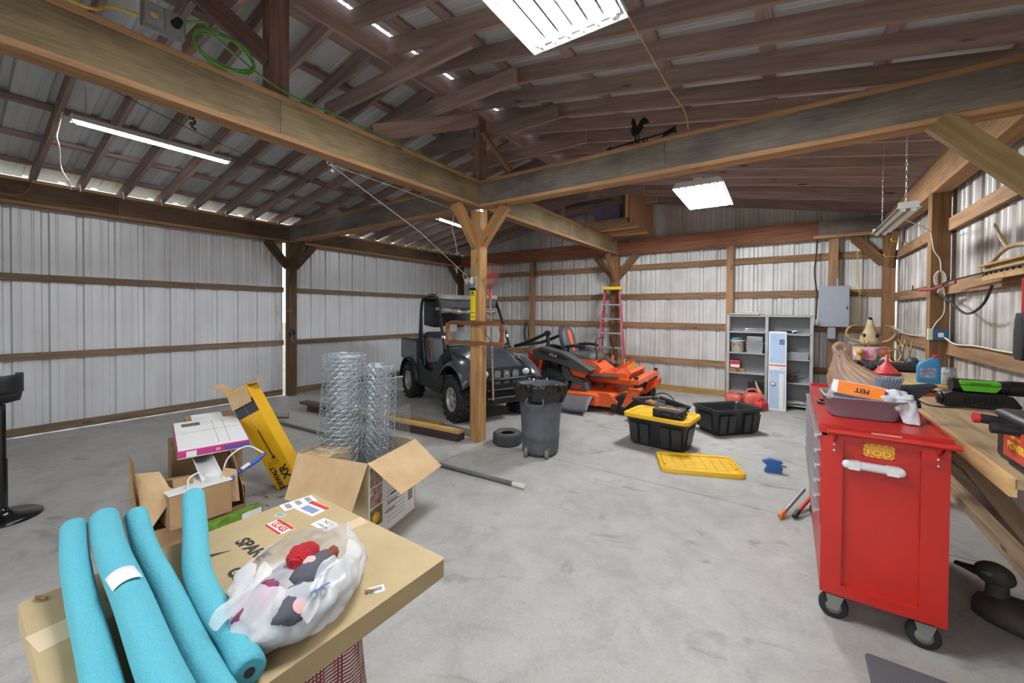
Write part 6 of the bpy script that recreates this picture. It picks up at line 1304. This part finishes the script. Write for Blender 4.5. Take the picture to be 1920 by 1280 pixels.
wb_ = thing('wood_plug', 'round wooden knob standing on the bench left of the snack bags', 'knob', (3.925, 3.35, BZ)); MB().cyl((0, 0, 0), (0, 0, .12), .03, n=14).build('neck', w_new, wb_); MB().ball((0, 0, .16), (.045, .045, .045), 14, 10).build('knob', mat('honey_wood', 'c69a52', .5), wb_)
# ------------------------------------------------------------------ wall rack with antler and saw
ra = thing('wooden_rack', 'pale wooden board with a row of dark hooks on the right wall girt', 'rack', (4.36, .40, 1.90))
MB().prism([(.42, -.05), (.42, .0), (.36, .05), (-1.2, .05), (-1.2, -.05)][::-1], .02, (0, 0, 0), (0, 1, 0), (0, 0, 1), (1, 0, 0)).build('board', w_new, ra, .003); MB().bar((-.005, .33, .008), (-.005, -1.0, .012), .012, .012).build('rail', m_steel, ra)
for k in range(14): MB().bar((-.008, .30-.09*k, .005), (-.014, .30-.09*k, -.012), .008, .012).build('hook', m_steel, ra)
MB().box(-.03, .012, -1.2, .40, .052, .066).build('shelf_lip', w_new, ra)
wa = thing('antler', 'forked antler lying on top of the wooden rack', 'antler', (4.34, .30, 1.985)); antler(wa, (0, 0, 0), [(0, -.55, 0), (0, -.20, .05), (0, .05, .05), (0, .26, -.015), (-.01, .42, -.035)], [(.48, (0, .75, .42), .26)], .02)
rt = thing('metal_rod', 'red handled tool and rods hung across the right wall post', 'tool', (4.31, 2.02, 1.845)); MB().tube([(0, 0, 0), (.02, -.55, .05), (.03, -1.3, .06)], .007, 6).build('rod', m_steel, rt); MB().tube([(-.06, .05, 0), (0, -.15, -.005), (.02, -.4, .02)], .014, 8).build('handle', mat('dull_red', '8f3a38', .5), rt); MB().tube([(.02, -.45, .01), (.02, -.72, .02), (.02, -.74, .06)], .007, 6).build('hook', MATS['dull_red'], rt); MB().tube([(-.06, .05, 0), (-.10, .10, .0), (-.10, .10, .05)], .006, 6).build('hook', m_steel, rt)
hg = thing('tool_holster', 'black tool bag hanging on the right wall at the picture edge', 'bag', (4.36, .12, 1.30)); q = MB(); q.loft([xyz(rrect(.05, w, .015, 3, (0, oy)), z) for w, oy, z in ((.10, 0, 0), (.15, 0, .03), (.15, .0, .18), (.12, 0, .22), (.13, 0, .24), (.08, 0, .30))]); q.build('bag', m_black, hg); MB().tube([(0, 0, .28), (0, 0, .52)], .012, 6).build('strap', m_red, hg)
# ------------------------------------------------------------------ rear wall: shelves, electrical box, gas cans
m_shelf = mat('grey_shelf', 'b4b6b6', .6, hex2='9fa1a1', scale=5)
sv = thing('shelf_unit', 'grey two-bay shelf unit standing against the rear wall', 'shelf', (2.21, 4.32, 0))
SW, SD, SH = 1.25, .28, 1.57
for x in (0, .585, SW-.045): MB().box(x, x+.045, 0, SD, 0, SH).build('upright', m_shelf, sv, .003)
MB().box(0, SW, SD-.012, SD, 0, SH).build('back_panel', mat('shelf_back', '98999b', .7, var=.1, scale=3), sv)
shl = (.19, .546, .90, 1.27, SH-.015); shr = (.07, .44, .835, 1.25, SH-.015)
for z in shl: MB().box(.02, .60, .0, SD-.012, z-.02, z).build('shelf_board', m_shelf, sv, .002)
for z in shr: MB().box(.61, SW-.02, .0, SD-.012, z-.02, z).build('shelf_board', m_shelf, sv, .002)
def on_shelf(x, z, dy=.10): return (2.21+x, 4.32+dy, z)
bk_ = thing('plastic_bucket', 'small white bucket with dark lettering on the grey shelf', 'bucket', on_shelf(.16, .90)); MB().lathe([(.09, 0), (.10, .01), (.115, .20), (.12, .205), (.12, .22), (.11, .22), (.09, .02)], 26).build('bucket', mat('dirty_white', 'cfccbd', .5, hex2='b5b09c', scale=10), bk_); text('PW', .07, mat('dark_green_print', '2c4a3c', .6), bk_, (0, -.108, .13), ax=(1, 0, 0), ay=(0, -.09, 1)); 
bb_ = thing('blue_packet', 'blue packets lying on top of the white bucket', 'packet', on_shelf(.16, 1.122)); MB().box(-.08, .02, -.04, .04, 0, .03).build('packet', mat('blue_pack', '3d86b8', .5), bb_, .004); MB().box(0, .09, -.03, .05, .002, .045).build('packet', mat('navy_pack', '39424c', .5), bb_, .004)
cb_ = thing('clear_bin', 'clear plastic bin with lid on the grey shelf beside the bucket', 'bin', on_shelf(.43, .90)); q = MB(); q.loft([xyz(rrect(w, d, .02, 3), z) for w, d, z in ((.24, .17, 0), (.27, .2, .17), (.28, .21, .175), (.28, .21, .19))]); q.build('bin', mat('cloudy_bin', 'a3a7a9', .3, var=.1), cb_); q = MB(); q.loft([xyz(rrect(w, d, .02, 3), z) for w, d, z in ((.25, .18, .192), (.25, .18, .28), (.24, .17, .29))]); q.build('upper_tray', mat('cloudy_bin2', '7a7e80', .35), cb_)
rc = thing('red_can', 'red and white can on the small boxes on the grey shelf', 'can', on_shelf(.13, .61)); MB().box(-.085, .085, -.05, .05, 0, .14).build('can', mat('red_can', 'b5323a', .4, hex2='9c2830', scale=12), rc, .01); MB().box(-.07, .07, -.0512, -.05, .02, .07).build('label', m_paper, rc); MB().box(-.05, .05, -.04, .04, .14, .165).build('lid', m_black, rc)
for i, (z, x) in enumerate(((.546, .16), (.578, .15))):
    t = thing('small_box', ('flat brown box on the grey shelf under another flat box', 'flat brown box on the grey shelf right under the red can')[i], 'box', on_shelf(x, z+.001)); MB().box(-.15+.02*i, .13, -.06, .06, 0, .03).build('carton', m_card2, t, .003); MB().box(-.01, .05, -.0612, -.06, .006, .024).build('print', m_ink, t)
ba = thing('car_battery', 'black car battery on the lowest grey shelf', 'battery', on_shelf(.46, .19)); MB().box(-.12, .12, -.08, .08, 0, .17).build('case', m_black, ba, .006); MB().box(-.125, .125, -.085, .085, .165, .19).build('lid', m_black, ba, .004)
for x in (-.08, .08): MB().cyl((x, 0, .19), (x, 0, .21), .012, n=10).build('terminal', m_galv, ba)
w1 = thing('chrome_wrench', 'long chrome wrench on the upper left grey shelf', 'wrench', on_shelf(.40, 1.272, .08), R_(3)); MB().cyl((-.17, 0, .02), (.18, 0, .015), .012, n=10).build('handle', m_chrome, w1); MB().ball((-.17, 0, .02), (.03, .03, .018), 10, 6).build('head', m_chrome, w1); MB().ball((.18, 0, .02), (.025, .03, .02), 10, 6).build('head', m_chrome, w1); MB().cyl((-.12, .05, .045), (.16, .05, .05), .012, n=8).build('socket_bar', m_chrome, w1)
w2 = thing('hardware_heap', 'chrome fittings heaped on the upper right grey shelf', 'fittings', on_shelf(.92, 1.252, .09))
for i in range(9): x = -.14+.035*i; MB().cyl((x, -.03+.02*(i % 3), .02+.012*(i % 2)), (x+.07, .02-.02*(i % 2), .03+.01*(i % 3)), .011+.004*(i % 2), n=8).build('fitting', m_chrome if i % 3 else m_steel, w2)
gb2 = thing('grey_box', 'flat grey metal box on the right grey shelf', 'box', on_shelf(1.02, .836)); MB().box(-.17, .17, -.09, .09, 0, .11).build('box', mat('blue_grey', '8b979e', .5, var=.06), gb2, .004); MB().box(-.175, .175, -.092, .092, .085, .115).build('lid', MATS['blue_grey'], gb2, .004)
jk = thing('junk_pile', 'tangle of rusty parts and twigs on the right grey shelf', 'scrap', on_shelf(.90, .442)); rj = random.Random(5)
for i in range(22): a = V((rj.uniform(-.18, .12), rj.uniform(-.06, .06), rj.uniform(.01, .12))); MB().tube([a, a+V((rj.uniform(-.06, .18), rj.uniform(-.04, .04), rj.uniform(-.03, .1)))], .006, 5).build('part', m_steel if i % 2 else MATS['rust'], jk)
lump('part', (-.12, 0, .07), (.08, .06, .07), m_steel, 3.3, .5, jk)
sg = thing('plastic_sheet', 'folded clear plastic sheet on the lowest right grey shelf', 'sheet', on_shelf(.95, .072)); lump('sheet', (0, 0, .03), (.24, .09, .03), mat('pale_film', 'c3c5c4', .3, var=.1), 2.7, .4, sg)
bd_ = [thing('board_stack', l, 'panel', (2.45+.05*i, 4.45, SH+.001+.03*i), R_(4*i)) for i, l in enumerate(('flat white panel lying on top of the grey shelf unit', 'second white panel stacked on the shelf unit top'))]
for i, t in enumerate(bd_): MB().box(-.20+.03*i, .24-.05*i, -.10, .12, 0, .024).build('panel', mat('offwhite_panel', 'cfc9bb', .7, hex2='b3a890', scale=6), t, .003)
lb2 = thing('tall_carton', 'tall blue and white printed carton leaning on the grey shelves', 'box', (2.99, 4.07, 0), R_(3), rx=R_(-6))
MB().box(-.13, .12, 0, .13, 0, 1.30).build('carton', m_paper, lb2, .003); m_sky = mat('sky_print', '9db8d8', .5, hex2='b5cbe2', scale=3)
MB().box(-.115, .10, -.0012, 0, .78, 1.27).build('printed_panel', m_sky, lb2); MB().box(-.115, .10, -.0012, 0, .03, .66).build('printed_panel', m_sky, lb2); MB().box(.02, .08, -.002, -.0012, .03, .60).build('printed_filter', m_paper, lb2); MB().box(.02, .09, -.002, -.0012, 1.08, 1.17).build('printed_photo', mat('dark_photo', '3c4148', .5, hex2='7d8790', scale=60), lb2)
text('POWERFIBER', .040, mat('coral_print', 'd2543f', .5), lb2, (-.005, -.0014, .735), ax=(1, 0, 0), ay=(0, 0, 1), bold=.0015); text('FILTERS', .02, m_grey, lb2, (.06, -.0014, .69), ax=(1, 0, 0), ay=(0, 0, 1))
MB().lathe([(.001, 0), (.036, 0), (.036, -.002), (.001, -.002)], 20, axis='y', c=(-.065, -.0012, .43)).build('printed_gauge', m_white, lb2); MB().tube([(-.065+.036*cos(a), -.0025, .43+.036*sin(a)) for a in [2*pi*i/20 for i in range(20)]], .004, 5, closed=True).build('gauge_ring', m_ink, lb2); MB().bar((-.08, -.0035, .415), (-.05, -.0035, .445), .002, .005).build('gauge_needle', m_ink, lb2)
text('48', .03, m_white, lb2, (-.06, -.0014, .62), ax=(1, 0, 0), ay=(0, 0, 1))
m_gas = mat('red_gas_can', 'd2705c', .5, hex2='bb5346', scale=8)
def gascan(label, loc, rz, s=1., m=m_gas, spout=True):
    t = thing('fuel_can', label, 'fuel can', loc, rz, 'red fuel cans by the grey shelves'); q = MB(); q.loft([xyz(rrect(w*s, d*s, .04*s, 4), z*s) for w, d, z in ((.26, .18, 0), (.29, .21, .015), (.29, .21, .16), (.25, .17, .215), (.12, .09, .235))]); q.build('tank', m, t)
    MB().tube(cat_curve([(-.09*s, 0, .20*s), (-.08*s, 0, .275*s), (.02*s, 0, .29*s), (.08*s, 0, .225*s)], 5), .016*s, 8).build('handle', m, t); MB().cyl((.10*s, 0, .20*s), (.115*s, 0, .25*s), .026*s, n=12).build('collar', m, t)
    if spout: MB().tube([(.10*s, 0, .24*s), (.05*s, 0, .34*s), (.03*s, 0, .42*s)], [.02*s, .016*s, .009*s], 8).build('spout', mat('pale_spout', 'd8bfa0', .5), t)
    return t
gascan('dusty red fuel can left of the three by the shelves', (2.36, 4.12, 0), R_(170), .85, spout=False); gascan('larger red fuel can with a pale spout in front of the shelves', (2.645, 4.13, 0), R_(20), 1.05); gascan('small bright red fuel can beside the tall blue carton', (2.77, 3.91, 0), R_(60), .68, mat('bright_gas_can', 'c2363a', .45, var=.08), False)
ep = thing('electrical_panel', 'grey metal electrical panel on the rear wall', 'electrical panel', (3.72, 4.62, 1.715)); MB().box(-.19, .19, -.13, 0, -.325, .325).build('cabinet', mat('panel_grey', '8c929a', .5, var=.05), ep, .006); MB().box(-.195, .195, -.137, -.13, -.33, .33).build('door', mat('panel_door', '949aa3', .45, var=.04), ep, .004); MB().box(.16, .175, -.142, -.137, -.05, .0).build('latch', m_steel, ep); MB().cyl((.05, -.06, .325), (.05, -.06, .45), .02, n=10).build('conduit', m_galv, ep)
sb2 = thing('switch_box', 'slim grey disconnect box below the electrical panel', 'electrical box', (3.70, 4.55, 1.18)); MB().box(-.055, .055, -.06, .07, 0, .20).build('box', MATS['panel_grey'], sb2, .02)
